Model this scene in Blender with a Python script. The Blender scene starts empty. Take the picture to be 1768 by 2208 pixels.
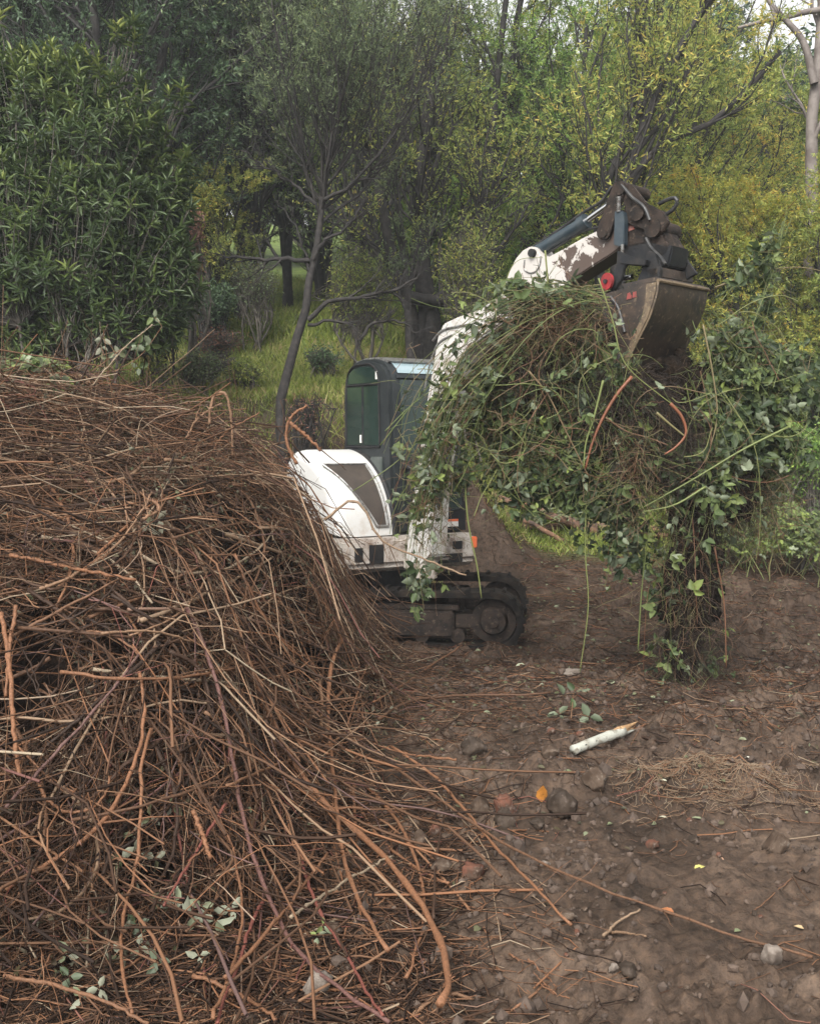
import bpy, bmesh, math, random
import numpy as np
from mathutils import Vector, Matrix
R = math.radians
sc = bpy.context.scene
col = sc.collection
# ------------------------------------------------------------------ camera
F_PX, CX, CY, HOR = 2367.0, 884.0, 1104.0, 950.0
CAM = np.array([0.0, 0.0, 1.74])
PITCH = math.atan((CY - HOR) / F_PX)
cd = bpy.data.cameras.new("camera"); cam = bpy.data.objects.new("camera", cd); col.objects.link(cam)
cam.location = CAM; cam.rotation_euler = (math.pi/2 - PITCH, 0, 0)
cd.sensor_fit = 'VERTICAL'; cd.sensor_height = 24; cd.lens = 24*F_PX/2208
cd.clip_start = .05; cd.clip_end = 600
cd.dof.use_dof = False
sc.camera = cam
# ------------------------------------------------------------------ sky, sun, exposure (overcast)
SUN_EL, SUN_AZ = R(44), R(200)      # azimuth clockwise from +Y: behind the camera, a little left
w = bpy.data.worlds.new("World"); sc.world = w; w.use_nodes = True
nt = w.node_tree; nt.nodes.clear()
sky = nt.nodes.new('ShaderNodeTexSky'); sky.sky_type = 'NISHITA'; sky.sun_disc = False
sky.sun_elevation = SUN_EL; sky.sun_rotation = SUN_AZ; sky.air_density = 1.0; sky.dust_density = 4.0; sky.ozone_density = 1.0
hs = nt.nodes.new('ShaderNodeHueSaturation'); hs.inputs['Saturation'].default_value = .02
bg = nt.nodes.new('ShaderNodeBackground'); bg.inputs['Strength'].default_value = .15
wo = nt.nodes.new('ShaderNodeOutputWorld')
nt.links.new(sky.outputs[0], hs.inputs['Color']); nt.links.new(hs.outputs[0], bg.inputs[0]); nt.links.new(bg.outputs[0], wo.inputs[0])
sl = bpy.data.lights.new("sun", 'SUN'); sl.energy = 1.5; sl.angle = R(30); sl.color = (1, .95, .86)
sun = bpy.data.objects.new("sun", sl); col.objects.link(sun)
sd = Vector((math.sin(SUN_AZ)*math.cos(SUN_EL), math.cos(SUN_AZ)*math.cos(SUN_EL), math.sin(SUN_EL)))
sun.rotation_euler = sd.to_track_quat('Z', 'Y').to_euler()
sc.view_settings.view_transform = 'Standard'; sc.view_settings.look = 'None'; sc.view_settings.gamma = 1
sc.view_settings.exposure = 1.2
sc.cycles.max_bounces = 6; sc.cycles.diffuse_bounces = 3; sc.cycles.glossy_bounces = 2
sc.cycles.transmission_bounces = 3; sc.cycles.transparent_max_bounces = 4; sc.cycles.volume_bounces = 0
sc.cycles.caustics_reflective = False; sc.cycles.caustics_refractive = False

# ------------------------------------------------------------------ helpers
def P(px, py, Y):
    """point of the place seen at photo pixel (px, py), at distance Y ahead"""
    px = np.asarray(px, float); py = np.asarray(py, float)
    u = (px-CX)/F_PX; v = (CY-py)/F_PX
    dy = math.cos(PITCH) + v*math.sin(PITCH); dz = -math.sin(PITCH) + v*math.cos(PITCH)
    t = Y/dy
    return np.stack([CAM[0]+u*t, CAM[1]+dy*t, CAM[2]+dz*t], -1)
def rng(s): return np.random.default_rng(s)
def vnoise(x, y, seed=0):
    x = np.asarray(x, float); y = np.asarray(y, float)
    xi = np.floor(x).astype(np.int64); yi = np.floor(y).astype(np.int64); fx = x-xi; fy = y-yi
    def hsh(a, b):
        n = (a*374761393 + b*668265263 + seed*982451653) & 0xffffffff
        n = ((n ^ (n >> 13))*1274126177) & 0xffffffff
        return ((n ^ (n >> 16)) & 0xffff)/65535.0
    fx = fx*fx*(3-2*fx); fy = fy*fy*(3-2*fy)
    return (hsh(xi, yi)*(1-fx)+hsh(xi+1, yi)*fx)*(1-fy) + (hsh(xi, yi+1)*(1-fx)+hsh(xi+1, yi+1)*fx)*fy - .5
def fbm(x, y, o=4, seed=0, g=.5):
    s = 0; a = 1.0
    for i in range(o):
        s = s + a*vnoise(x*2**i+13.7*i, y*2**i-7.1*i, seed+i); a *= g
    return s
def sstep(a, b, x):
    t = np.clip((np.asarray(x, float)-a)/(b-a), 0, 1); return t*t*(3-2*t)
ORG = {}
def tag(o, label=None, cat=None, group=None, kind=None):
    if label: o['label'] = label
    if cat: o['category'] = cat
    if group: o['group'] = group
    if kind: o['kind'] = kind
    return o
def empty(name, loc, label=None, cat=None, group=None):
    o = bpy.data.objects.new(name, None); col.objects.link(o); o.location = loc; o.empty_display_size = .1
    ORG[o.name] = np.array(loc, float)
    return tag(o, label, cat, group)
def link(name, me, parent=None, loc=None):
    o = bpy.data.objects.new(name, me); col.objects.link(o)
    if parent: o.parent = parent; ORG[o.name] = ORG[parent.name]
    if loc is not None: o.location = loc
    return o
def org_of(parent):
    return ORG[parent.name] if parent else np.zeros(3)
def mesh_np(name, V, Fs, mats, vals=None, smooth=True, midx=None):
    """V (n,3); Fs list of (m,k) int arrays; one float attribute 'v' per vertex"""
    me = bpy.data.meshes.new(name)
    V = np.ascontiguousarray(V, dtype=np.float32)
    Fs = [np.asarray(f, dtype=np.int32) for f in Fs if len(f)]
    me.vertices.add(len(V)); me.vertices.foreach_set('co', V.ravel())
    nl = sum(f.size for f in Fs); npoly = sum(len(f) for f in Fs)
    me.loops.add(nl); me.polygons.add(npoly)
    me.loops.foreach_set('vertex_index', np.concatenate([f.ravel() for f in Fs]))
    tot = np.concatenate([np.full(len(f), f.shape[1], np.int32) for f in Fs])
    st = np.concatenate([[0], np.cumsum(tot)[:-1]]).astype(np.int32)
    me.polygons.foreach_set('loop_start', st)
    try: me.polygons.foreach_set('loop_total', tot)
    except Exception: pass
    me.polygons.foreach_set('use_smooth', np.full(npoly, smooth))
    if midx is not None: me.polygons.foreach_set('material_index', np.asarray(midx, np.int32))
    for m in (mats if isinstance(mats, (list, tuple)) else [mats]): me.materials.append(m)
    if vals is not None:
        a = me.attributes.new('v', 'FLOAT', 'POINT'); a.data.foreach_set('value', np.ascontiguousarray(vals, np.float32))
    me.update(calc_edges=True)
    return me
def obj_np(name, V, Fs, mats, parent=None, vals=None, smooth=True, loc=None):
    """world-space vertices -> object; parts are stored relative to their thing's base; loc makes a top-level origin"""
    V = np.asarray(V, float)
    if parent is not None: V = V - org_of(parent)
    elif loc is not None: V = V - np.asarray(loc, float)
    o = link(name, mesh_np(name, V, Fs, mats, vals, smooth), parent, loc if parent is None else None)
    if parent is None: ORG[o.name] = np.array(loc if loc is not None else (0, 0, 0), float)
    return o
def tubes(paths, radii, sides=4, vals=None, caps=False):
    """paths (n,k,3), radii (n,k) -> V, [F], vals"""
    paths = np.asarray(paths, float); n, k, _ = paths.shape
    radii = np.broadcast_to(radii, (n, k))
    T = np.gradient(paths, axis=1); T /= np.linalg.norm(T, axis=2, keepdims=True)+1e-9
    ov = T.mean(1); ref = np.where(np.abs(ov[:, 2:3]) > .8*np.linalg.norm(ov, axis=1, keepdims=True), [[1., .2, 0]], [[.1, .05, 1.]])
    A = np.cross(T, ref[:, None, :]); A /= np.linalg.norm(A, axis=2, keepdims=True)+1e-9
    B = np.cross(T, A)
    ang = np.arange(sides)*2*np.pi/sides
    V = paths[:, :, None, :] + radii[:, :, None, None]*(A[:, :, None, :]*np.cos(ang)[None, None, :, None] + B[:, :, None, :]*np.sin(ang)[None, None, :, None])
    idx = np.arange(n*k*sides).reshape(n, k, sides)
    a = idx[:, :-1, :]; b = idx[:, 1:, :]
    Fq = np.stack([a, np.roll(a, -1, 2), np.roll(b, -1, 2), b], -1).reshape(-1, 4)
    Fs = [Fq]
    if caps:
        Fs += [idx[:, 0, ::-1].reshape(n, sides), idx[:, -1, :].reshape(n, sides)]
    vv = None if vals is None else np.repeat(np.asarray(vals, float), k*sides)
    return V.reshape(-1, 3), Fs, vv
class Acc:
    def __init__(s): s.V = []; s.F = {}; s.v = []; s.n = 0
    def add(s, V, Fs, vals=None):
        V = np.asarray(V, float).reshape(-1, 3)
        for f in Fs:
            f = np.asarray(f)
            if len(f): s.F.setdefault(f.shape[1], []).append(f+s.n)
        s.V.append(V); s.v.append(np.zeros(len(V)) if vals is None else np.broadcast_to(vals, (len(V),))); s.n += len(V)
        return s
    def get(s): return np.concatenate(s.V), [np.concatenate(f) for f in s.F.values()], np.concatenate(s.v)
    def build(s, name, m, parent=None, loc=None, smooth=True):
        V, F, v = s.get(); return obj_np(name, V, F, m, parent, v, smooth, loc)
def unit(a): return a/(np.linalg.norm(a, axis=-1, keepdims=True)+1e-9)
def leaves(C, D, N, L, W, vals, fold=.25, kind='fold', droop=.15):
    """leaf blades: C base points, D long axis, N face normal, L length, W width"""
    n = len(C); D = unit(D); S = unit(np.cross(D, N)); N = np.cross(S, D)
    L = np.broadcast_to(L, n)[:, None]; W = np.broadcast_to(W, n)[:, None]
    tip = C + D*L - N*L*droop
    if kind == 'thin':
        m = C + D*L*.45
        V = np.stack([C, m+S*W*.5, tip, m-S*W*.5], 1).reshape(-1, 3)
        F = np.arange(n*4).reshape(n, 4); return V, [F], np.repeat(vals, 4)
    a = C + D*L*.3; b = C + D*L*.68 - N*L*droop*.4; f = N*W*fold
    V = np.stack([C, a+S*W*.46+f, b+S*W*.40+f*.8, tip, b-S*W*.40+f*.8, a-S*W*.46+f], 1).reshape(-1, 3)
    i = np.arange(n)[:, None]*6
    F = np.concatenate([i+np.array([[0, 1, 2, 3]]), i+np.array([[0, 3, 4, 5]])])
    return V, [F], np.repeat(vals, 6)
def rdir(r, n, zlo=-1, zhi=1):
    z = r.uniform(zlo, zhi, n); a = r.uniform(0, 2*np.pi, n); q = np.sqrt(1-z*z)
    return np.stack([q*np.cos(a), q*np.sin(a), z], -1)
def spline(pts, k):
    pts = np.asarray(pts, float); n = len(pts)
    if n == 2: pts = np.stack([pts[0], (pts[0]+pts[1])/2, pts[1]]); n = 3
    d = np.concatenate([[0], np.cumsum(np.linalg.norm(np.diff(pts, axis=0), axis=1)+1e-6)])
    t = np.linspace(0, d[-1], k); i = np.clip(np.searchsorted(d, t, side='right')-1, 0, n-2)
    u = ((t-d[i])/(d[i+1]-d[i]))[:, None]
    m = np.gradient(pts, d, axis=0); h = (d[i+1]-d[i])[:, None]
    return (2*u**3-3*u**2+1)*pts[i] + (u**3-2*u**2+u)*h*m[i] + (-2*u**3+3*u**2)*pts[i+1] + (u**3-u**2)*h*m[i+1]

# ------------------------------------------------------------------ materials
def newmat(name):
    m = bpy.data.materials.new(name); m.use_nodes = True
    nt = m.node_tree; return m, nt, nt.nodes['Principled BSDF'], nt.nodes['Material Output']
def node(nt, t, **k):
    n = nt.nodes.new(t)
    for a, b in k.items():
        if a in n.inputs and not hasattr(n, a): n.inputs[a].default_value = b
        else: setattr(n, a, b)
    return n
def ramp(nt, fac, stops, interp='LINEAR'):
    c = nt.nodes.new('ShaderNodeValToRGB'); c.color_ramp.interpolation = interp
    el = c.color_ramp.elements
    while len(el) < len(stops): el.new(.5)
    for e, (p, q) in zip(el, stops): e.position = p; e.color = (*q, 1) if len(q) == 3 else q
    nt.links.new(fac, c.inputs[0]); return c
def noise_n(nt, scale, detail=4, rough=.6, dist=0, space='Object'):
    tc = nt.nodes.new('ShaderNodeTexCoord'); n = nt.nodes.new('ShaderNodeTexNoise')
    n.inputs['Scale'].default_value = scale; n.inputs['Detail'].default_value = detail
    n.inputs['Roughness'].default_value = rough; n.inputs['Distortion'].default_value = dist
    nt.links.new(tc.outputs[space], n.inputs['Vector']); return n
def bump(nt, src, bs, strength=.3, dist=.01):
    b = nt.nodes.new('ShaderNodeBump'); b.inputs['Strength'].default_value = strength; b.inputs['Distance'].default_value = dist
    nt.links.new(src, b.inputs['Height']); nt.links.new(b.outputs[0], bs.inputs['Normal']); return b
def surf(name, c1, c2=None, rough=.6, metal=0, scale=8, lo=.45, hi=.6, bs=0, spec=.5, c3=None, scale3=40):
    """worn surface: c1 with patches of c2, optional fine specks c3"""
    m, nt, p, out = newmat(name)
    p.inputs['Roughness'].default_value = rough; p.inputs['Metallic'].default_value = metal
    p.inputs['Specular IOR Level'].default_value = spec
    if c2 is None: p.inputs['Base Color'].default_value = (*c1, 1); return m
    n = noise_n(nt, scale, 6, .65); r = ramp(nt, n.outputs[0], [(lo, c1), (hi, c2)])
    o = r.outputs[0]
    if c3 is not None:
        n3 = noise_n(nt, scale3, 3, .6); r3 = ramp(nt, n3.outputs[0], [(.58, (0, 0, 0)), (.68, (1, 1, 1))])
        mx = nt.nodes.new('ShaderNodeMix'); mx.data_type = 'RGBA'; nt.links.new(r3.outputs[0], mx.inputs[0])
        nt.links.new(o, mx.inputs[6]); mx.inputs[7].default_value = (*c3, 1); o = mx.outputs[2]
    nt.links.new(o, p.inputs['Base Color'])
    if bs: bump(nt, n.outputs[0], p, bs, .02)
    return m
def vmat(name, stops, rough=.6, trans=0, back=None, spec=.4, patch=0, pscale=1.0, bscale=0, tint=None):
    """colour from the per-piece value 'v' (each cane or leaf has its own colour); patch adds clump-scale colour variety"""
    m, nt, p, out = newmat(name)
    a = nt.nodes.new('ShaderNodeAttribute'); a.attribute_name = 'v'
    fac = a.outputs['Fac']
    if patch:
        n = noise_n(nt, pscale, 3, .6)
        mr = node(nt, 'ShaderNodeMapRange'); mr.inputs[1].default_value = .3; mr.inputs[2].default_value = .7
        mr.inputs[3].default_value = -patch; mr.inputs[4].default_value = patch
        nt.links.new(n.outputs[0], mr.inputs[0])
        ad = node(nt, 'ShaderNodeMath', operation='ADD'); ad.use_clamp = True
        nt.links.new(fac, ad.inputs[0]); nt.links.new(mr.outputs[0], ad.inputs[1]); fac = ad.outputs[0]
    r = ramp(nt, fac, stops); c = r.outputs[0]
    if back is not None:
        g = nt.nodes.new('ShaderNodeNewGeometry'); mx = nt.nodes.new('ShaderNodeMix'); mx.data_type = 'RGBA'
        rb = ramp(nt, fac, back)
        nt.links.new(g.outputs['Backfacing'], mx.inputs[0]); nt.links.new(c, mx.inputs[6]); nt.links.new(rb.outputs[0], mx.inputs[7]); c = mx.outputs[2]
    if bscale:
        n2 = noise_n(nt, bscale, 3, .7); bump(nt, n2.outputs[0], p, .5, .004)
        mx2 = nt.nodes.new('ShaderNodeMix'); mx2.data_type = 'RGBA'; mx2.blend_type = 'MULTIPLY'; mx2.inputs[0].default_value = .6
        r2 = ramp(nt, n2.outputs[0], [(.35, (.45, .45, .45)), (.65, (1.25, 1.2, 1.15))])
        nt.links.new(c, mx2.inputs[6]); nt.links.new(r2.outputs[0], mx2.inputs[7]); c = mx2.outputs[2]
    nt.links.new(c, p.inputs['Base Color']); p.inputs['Roughness'].default_value = rough
    p.inputs['Specular IOR Level'].default_value = spec
    if trans:
        t = nt.nodes.new('ShaderNodeBsdfTranslucent'); nt.links.new(c, t.inputs['Color'])
        mix = nt.nodes.new('ShaderNodeMixShader'); mix.inputs[0].default_value = trans
        nt.links.new(p.outputs[0], mix.inputs[1]); nt.links.new(t.outputs[0], mix.inputs[2]); nt.links.new(mix.outputs[0], out.inputs[0])
    return m

# ------------------------------------------------------------------ the lie of the land
def terr_smooth(x, y):
    x = np.asarray(x, float); y = np.asarray(y, float)
    wob = .35*vnoise(x*1.1, y*.2+3, 5)
    left = 1-sstep(-.1, 1.6, x + .25*vnoise(y*.9, x*.2, 9))
    bank = 2.1*sstep(11.35, 12.0, y+wob) + .24*np.clip(y-11.9, 0, 4.1) + .04*np.clip(y-16, 0, 36)
    ramp_r = .16*np.clip(y-9.6, 0, 3)+.22*np.clip(y-12.6, 0, 3) + .10*np.clip(y-15.6, 0, 40)
    z = left*bank + (1-left)*ramp_r
    hill = .20*np.clip(y-15, 0, 32) + .04*np.clip(y-45, 0, 60)
    z = z + hill
    # low rise of spoil in front of the machine and a rounded clod of sods on the right
    z = z + .13*sstep(4.7, 5.7, y)*(1-sstep(7.0, 8.6, y))*sstep(-1, .4, x)*(1-.4*sstep(1.2, 2.2, x))
    z = z + .16*np.exp(-(((x-1.42)/.42)**2 + ((y-5.05)/.22)**2)) + .07*np.exp(-(((x-.62)/.35)**2+((y-5.25)/.18)**2))
    z = z - .05*np.exp(-(((y-8.55-.1*x)/.22)**2))*sstep(.4, 1, x)
    for c_, a_ in ((8.55, .5), (7.75, .35)):      # ruts left by the tracks
        z = z - .06*np.exp(-(((y-c_-.1*x)/.14)**2))*sstep(.7, 1.2, x)*(1+.35*np.sin(x*42))
    return z
def terrain(x, y):
    z = terr_smooth(x, y)
    near = 1-sstep(12, 18, y)
    k = .35+.65*sstep(-.2, .6, .8*vnoise(x*1.3, y*1.3, 77)+.25)
    z = z + near*k*(.085*fbm(x*3.1, y*3.1, 3, 1, .55) + .10*fbm(x*11, y*11, 4, 2, .64))
    z = z + near*.06*np.abs(fbm(x*5, y*8, 4, 22, .6))
    z = z + (1-near)*.25*fbm(x*.5, y*.5, 2, 3)
    return z
# the heap of cut canes: smooth height above the ground
RX = np.array([-9, -4.2, -3.2, -2.6, -2.0, -1.35, -.97, -.77, -.60, -.43, -.26, -.08, .1])
RZ = np.array([1.6, 2.05, 2.07, 2.04, 1.98, 1.77, 1.60, 1.34, 1.05, .62, .28, .08, 0])
def pile_h(x, y):
    x = np.asarray(x, float); y = np.asarray(y, float)
    r = np.interp(x + .34*(1-sstep(4.4, 6.2, y)), RX, RZ)
    f = np.interp(y, [2.4, 3.2, 3.7, 4.2, 4.7, 5.3, 6.0, 6.8, 7.8, 8.6, 9.6], [0, .035, .12, .36, .62, .80, .92, 1.0, .95, .6, 0])
    return r*f
def S(x, y, n=1.0):
    p = pile_h(x, y); m = sstep(.03, .3, p)
    return terrain(x, y)*(1-m) + m*(terr_smooth(x, y)*0) + p + n*m*(.34*fbm(np.asarray(x)*1.6, np.asarray(y)*1.4, 4, 31))
# hollows in the heap where one looks into the dark (world x, y, radii)
HOLES = []
def hole_w(x, y):
    w_ = np.zeros(np.shape(x))
    for (hx_, hy_, a_, b_) in HOLES: w_ = np.maximum(w_, np.exp(-(((x-hx_)/a_)**2+((y-hy_)/b_)**2)*1.2))
    return w_
TX = np.arange(-7, 7.01, .025); TY = np.arange(2, 16.01, .025)
_tx, _ty = np.meshgrid(TX, TY); TAB = {'S': S(_tx, _ty), 'T': terrain(_tx, _ty)}
def look(tab, x, y):
    fx = np.clip((x+7)/.025, 0, len(TX)-1.001); fy = np.clip((y-2)/.025, 0, len(TY)-1.001)
    i = fx.astype(int); j = fy.astype(int); u = fx-i; v = fy-j; T = TAB[tab]
    return (T[j, i]*(1-u)+T[j, i+1]*u)*(1-v)+(T[j+1, i]*(1-u)+T[j+1, i+1]*u)*v
def hit(px, py, fn='S', lift=0.0):
    """where the line of sight through a photo pixel meets the heap or the ground"""
    px = np.atleast_1d(np.asarray(px, float)); py = np.atleast_1d(np.asarray(py, float))
    Ys = np.arange(2.2, 15, .03); q1 = P(px, py, 1.0)-CAM
    q = CAM + q1[:, None, :]*Ys[None, :, None]
    below = q[..., 2] < look(fn, q[..., 0], q[..., 1])+lift
    k = np.where(below.any(1), below.argmax(1), len(Ys)-1)
    return P(px, py, Ys[k])
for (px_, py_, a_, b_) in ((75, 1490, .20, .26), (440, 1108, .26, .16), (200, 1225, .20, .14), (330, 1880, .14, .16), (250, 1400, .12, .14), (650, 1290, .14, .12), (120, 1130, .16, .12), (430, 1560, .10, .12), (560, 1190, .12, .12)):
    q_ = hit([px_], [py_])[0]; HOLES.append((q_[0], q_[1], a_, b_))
# ================================================================== GROUND
def axis_pts(dense, lo, hi, grow=1.13, first=None):
    a = list(np.arange(dense[0], dense[1], dense[2])); s = dense[2]
    b = []; x = a[-1]; st = first or s
    while x < hi: st *= grow; x += st; b.append(x)
    c = []; x = a[0]; st = first or s
    while x > lo: st *= grow; x -= st; c.append(x)
    return np.array(c[::-1]+a+b)
gx = axis_pts((-1.6, 3.6, .017), -160, 160, 1.06)
gy = axis_pts((3.0, 9.2, .017), -12, 230, 1.022)
GX, GY = np.meshgrid(gx, gy)
GZ = terrain(GX, GY)
ny, nx = GX.shape
idx = np.arange(nx*ny).reshape(ny, nx)
F = np.stack([idx[:-1, :-1], idx[:-1, 1:], idx[1:, 1:], idx[1:, :-1]], -1).reshape(-1, 4)
left_m = 1-sstep(.4, 2.2, GX)
grass_m = np.clip(left_m*sstep(12.0, 13.2, GY+.5*vnoise(GX*2, GY*2, 8)) + (1-left_m)*sstep(11.6, 13.5, GY+1.2*vnoise(GX, GY, 9)), 0, 1)
m_ground, nt_, p_, o_ = newmat('mud_and_grass')
a_ = nt_.nodes.new('ShaderNodeAttribute'); a_.attribute_name = 'v'
n1 = noise_n(nt_, 1.6, 6, .65); r1 = ramp(nt_, n1.outputs[0], [(.33, (.033, .022, .015)), (.5, (.066, .044, .031)), (.66, (.12, .084, .061))])
n2 = noise_n(nt_, 28, 5, .7); r2 = ramp(nt_, n2.outputs[0], [(.32, (.30, .29, .28)), (.5, (.95, .95, .95)), (.68, (1.45, 1.38, 1.28))])
n4 = noise_n(nt_, 7, 5, .7, 1.0)
mxa = nt_.nodes.new('ShaderNodeMix'); mxa.data_type = 'RGBA'; mxa.blend_type = 'MULTIPLY'; mxa.inputs[0].default_value = .8
nt_.links.new(r1.outputs[0], mxa.inputs[6]); nt_.links.new(r2.outputs[0], mxa.inputs[7])
n3 = noise_n(nt_, 3, 5, .7); r3 = ramp(nt_, n3.outputs[0], [(.35, (.08, .10, .03)), (.55, (.14, .20, .04)), (.7, (.18, .16, .07))])
mxb = nt_.nodes.new('ShaderNodeMix'); mxb.data_type = 'RGBA'
nt_.links.new(a_.outputs['Fac'], mxb.inputs[0]); nt_.links.new(mxa.outputs[2], mxb.inputs[6]); nt_.links.new(r3.outputs[0], mxb.inputs[7])
nt_.links.new(mxb.outputs[2], p_.inputs['Base Color'])
rr = ramp(nt_, n4.outputs[0], [(.35, (.55, .55, .55)), (.65, (.9, .9, .9))]); nt_.links.new(rr.outputs[0], p_.inputs['Roughness'])
p_.inputs['Specular IOR Level'].default_value = .2
b1 = nt_.nodes.new('ShaderNodeBump'); b1.inputs['Strength'].default_value = .7; b1.inputs['Distance'].default_value = .02
nt_.links.new(n2.outputs[0], b1.inputs['Height'])
n5 = noise_n(nt_, 110, 4, .7)
b2 = nt_.nodes.new('ShaderNodeBump'); b2.inputs['Strength'].default_value = .6; b2.inputs['Distance'].default_value = .006
nt_.links.new(n5.outputs[0], b2.inputs['Height']); nt_.links.new(b1.outputs[0], b2.inputs['Normal']); nt_.links.new(b2.outputs[0], p_.inputs['Normal'])
g = obj_np('ground', np.stack([GX, GY, GZ], -1).reshape(-1, 3), [F], m_ground, vals=grass_m.ravel())
tag(g, 'churned dark brown mud rising to a grassy bank behind', kind='structure')

# ================================================================== EXCAVATOR
M_white = surf('white_paint', (.52, .515, .50), (.40, .36, .32), .38, scale=4, lo=.58, hi=.75, c3=(.5, .46, .42), scale3=60)
M_whitemud = surf('muddy_white_paint', (.43, .39, .35), (.17, .12, .09), .55, scale=9, lo=.45, hi=.66, c3=(.1, .07, .05), scale3=45)
M_cab = surf('charcoal_plastic', (.013, .016, .018), (.028, .032, .032), .5, spec=.3, scale=6, lo=.4, hi=.75)
M_cabpanel = surf('grey_green_panel', (.05, .062, .056), (.08, .088, .08), .5, scale=7)
M_dark = surf('black_steel', (.010, .011, .013), (.028, .025, .023), .55, spec=.25, scale=12, lo=.4, hi=.7, bs=.2)
M_brown = surf('mud_caked_steel', (.036, .026, .021), (.014, .012, .011), .8, spec=.15, scale=11, lo=.42, hi=.62, bs=.4, c3=(.075, .055, .042), scale3=30)
M_bucket = surf('rusty_bucket_steel', (.045, .030, .021), (.017, .013, .011), .55, scale=7, lo=.42, hi=.62, bs=.3, c3=(.10, .07, .045), scale3=26)
M_wear = surf('worn_tan_steel', (.14, .10, .06), (.07, .05, .034), .6, scale=14, bs=.3, c3=(.2, .155, .10), scale3=50)
M_rubber = surf('track_rubber', (.010, .009, .0085), (.035, .026, .02), .85, scale=10, lo=.45, hi=.7, bs=.4, spec=.12)
M_chrome = surf('chrome_rod', (.6, .6, .6), None, .15, 1)
M_steel = surf('grey_steel', (.28, .28, .27), (.12, .1, .09), .4, .6, scale=30)
M_red = surf('red_paint', (.30, .018, .022), (.17, .02, .02), .5, scale=15)
M_orange = surf('orange_lens', (.75, .16, .06), None, .25)
M_mesh = surf('perforated_grille', (.034, .026, .021), (.06, .046, .036), .6, scale=4, lo=.4, hi=.62, bs=.2)
M_hose = surf('rubber_hose', (.012, .012, .013), (.04, .038, .035), .5, scale=20)
M_label = surf('white_sticker', (.7, .68, .64), (.5, .47, .43), .5, scale=25)
M_cyl = surf('blue_black_cylinder_paint', (.022, .035, .045), (.05, .06, .065), .35, scale=9, lo=.45, hi=.7)
mg, nt_, p_, o_ = newmat('tinted_glass'); M_glass = mg
p_.inputs['Base Color'].default_value = (.02, .045, .037, 1); p_.inputs['Roughness'].default_value = .08; p_.inputs['Specular IOR Level'].default_value = .6
n_ = noise_n(nt_, 3, 3, .5); r_ = ramp(nt_, n_.outputs[0], [(.3, (.008, .016, .014)), (.7, (.02, .036, .03))]); nt_.links.new(r_.outputs[0], p_.inputs['Base Color'])
mp, nt_, p_, o_ = newmat('peeling_white_paint'); M_peel = mp      # white paint flaked off brown steel
tc = nt_.nodes.new('ShaderNodeTexCoord'); sx = nt_.nodes.new('ShaderNodeSeparateXYZ'); nt_.links.new(tc.outputs['Object'], sx.inputs[0])
nn = noise_n(nt_, 7.0, 10, .7, .5)
ma = node(nt_, 'ShaderNodeMath', operation='MULTIPLY_ADD'); ma.inputs[1].default_value = -1.3; ma.inputs[2].default_value = 1.84
nt_.links.new(sx.outputs[0], ma.inputs[0])
mb = node(nt_, 'ShaderNodeMath', operation='MULTIPLY_ADD'); mb.inputs[1].default_value = 1.6; nt_.links.new(nn.outputs[0], mb.inputs[0]); nt_.links.new(ma.outputs[0], mb.inputs[2])
rz = node(nt_, 'ShaderNodeMath', operation='MULTIPLY_ADD'); rz.inputs[1].default_value = .9; rz.inputs[2].default_value = -2.85
nt_.links.new(sx.outputs[2], rz.inputs[0])
mc = node(nt_, 'ShaderNodeMath', operation='ADD'); nt_.links.new(mb.outputs[0], mc.inputs[0]); nt_.links.new(rz.outputs[0], mc.inputs[1])
rp = ramp(nt_, mc.outputs[0], [(.58, (.065, .043, .033)), (.6, (.44, .41, .38))])
nt_.links.new(rp.outputs[0], p_.inputs['Base Color']); p_.inputs['Roughness'].default_value = .5
bump(nt_, mc.outputs[0], p_, .15, .02)

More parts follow.
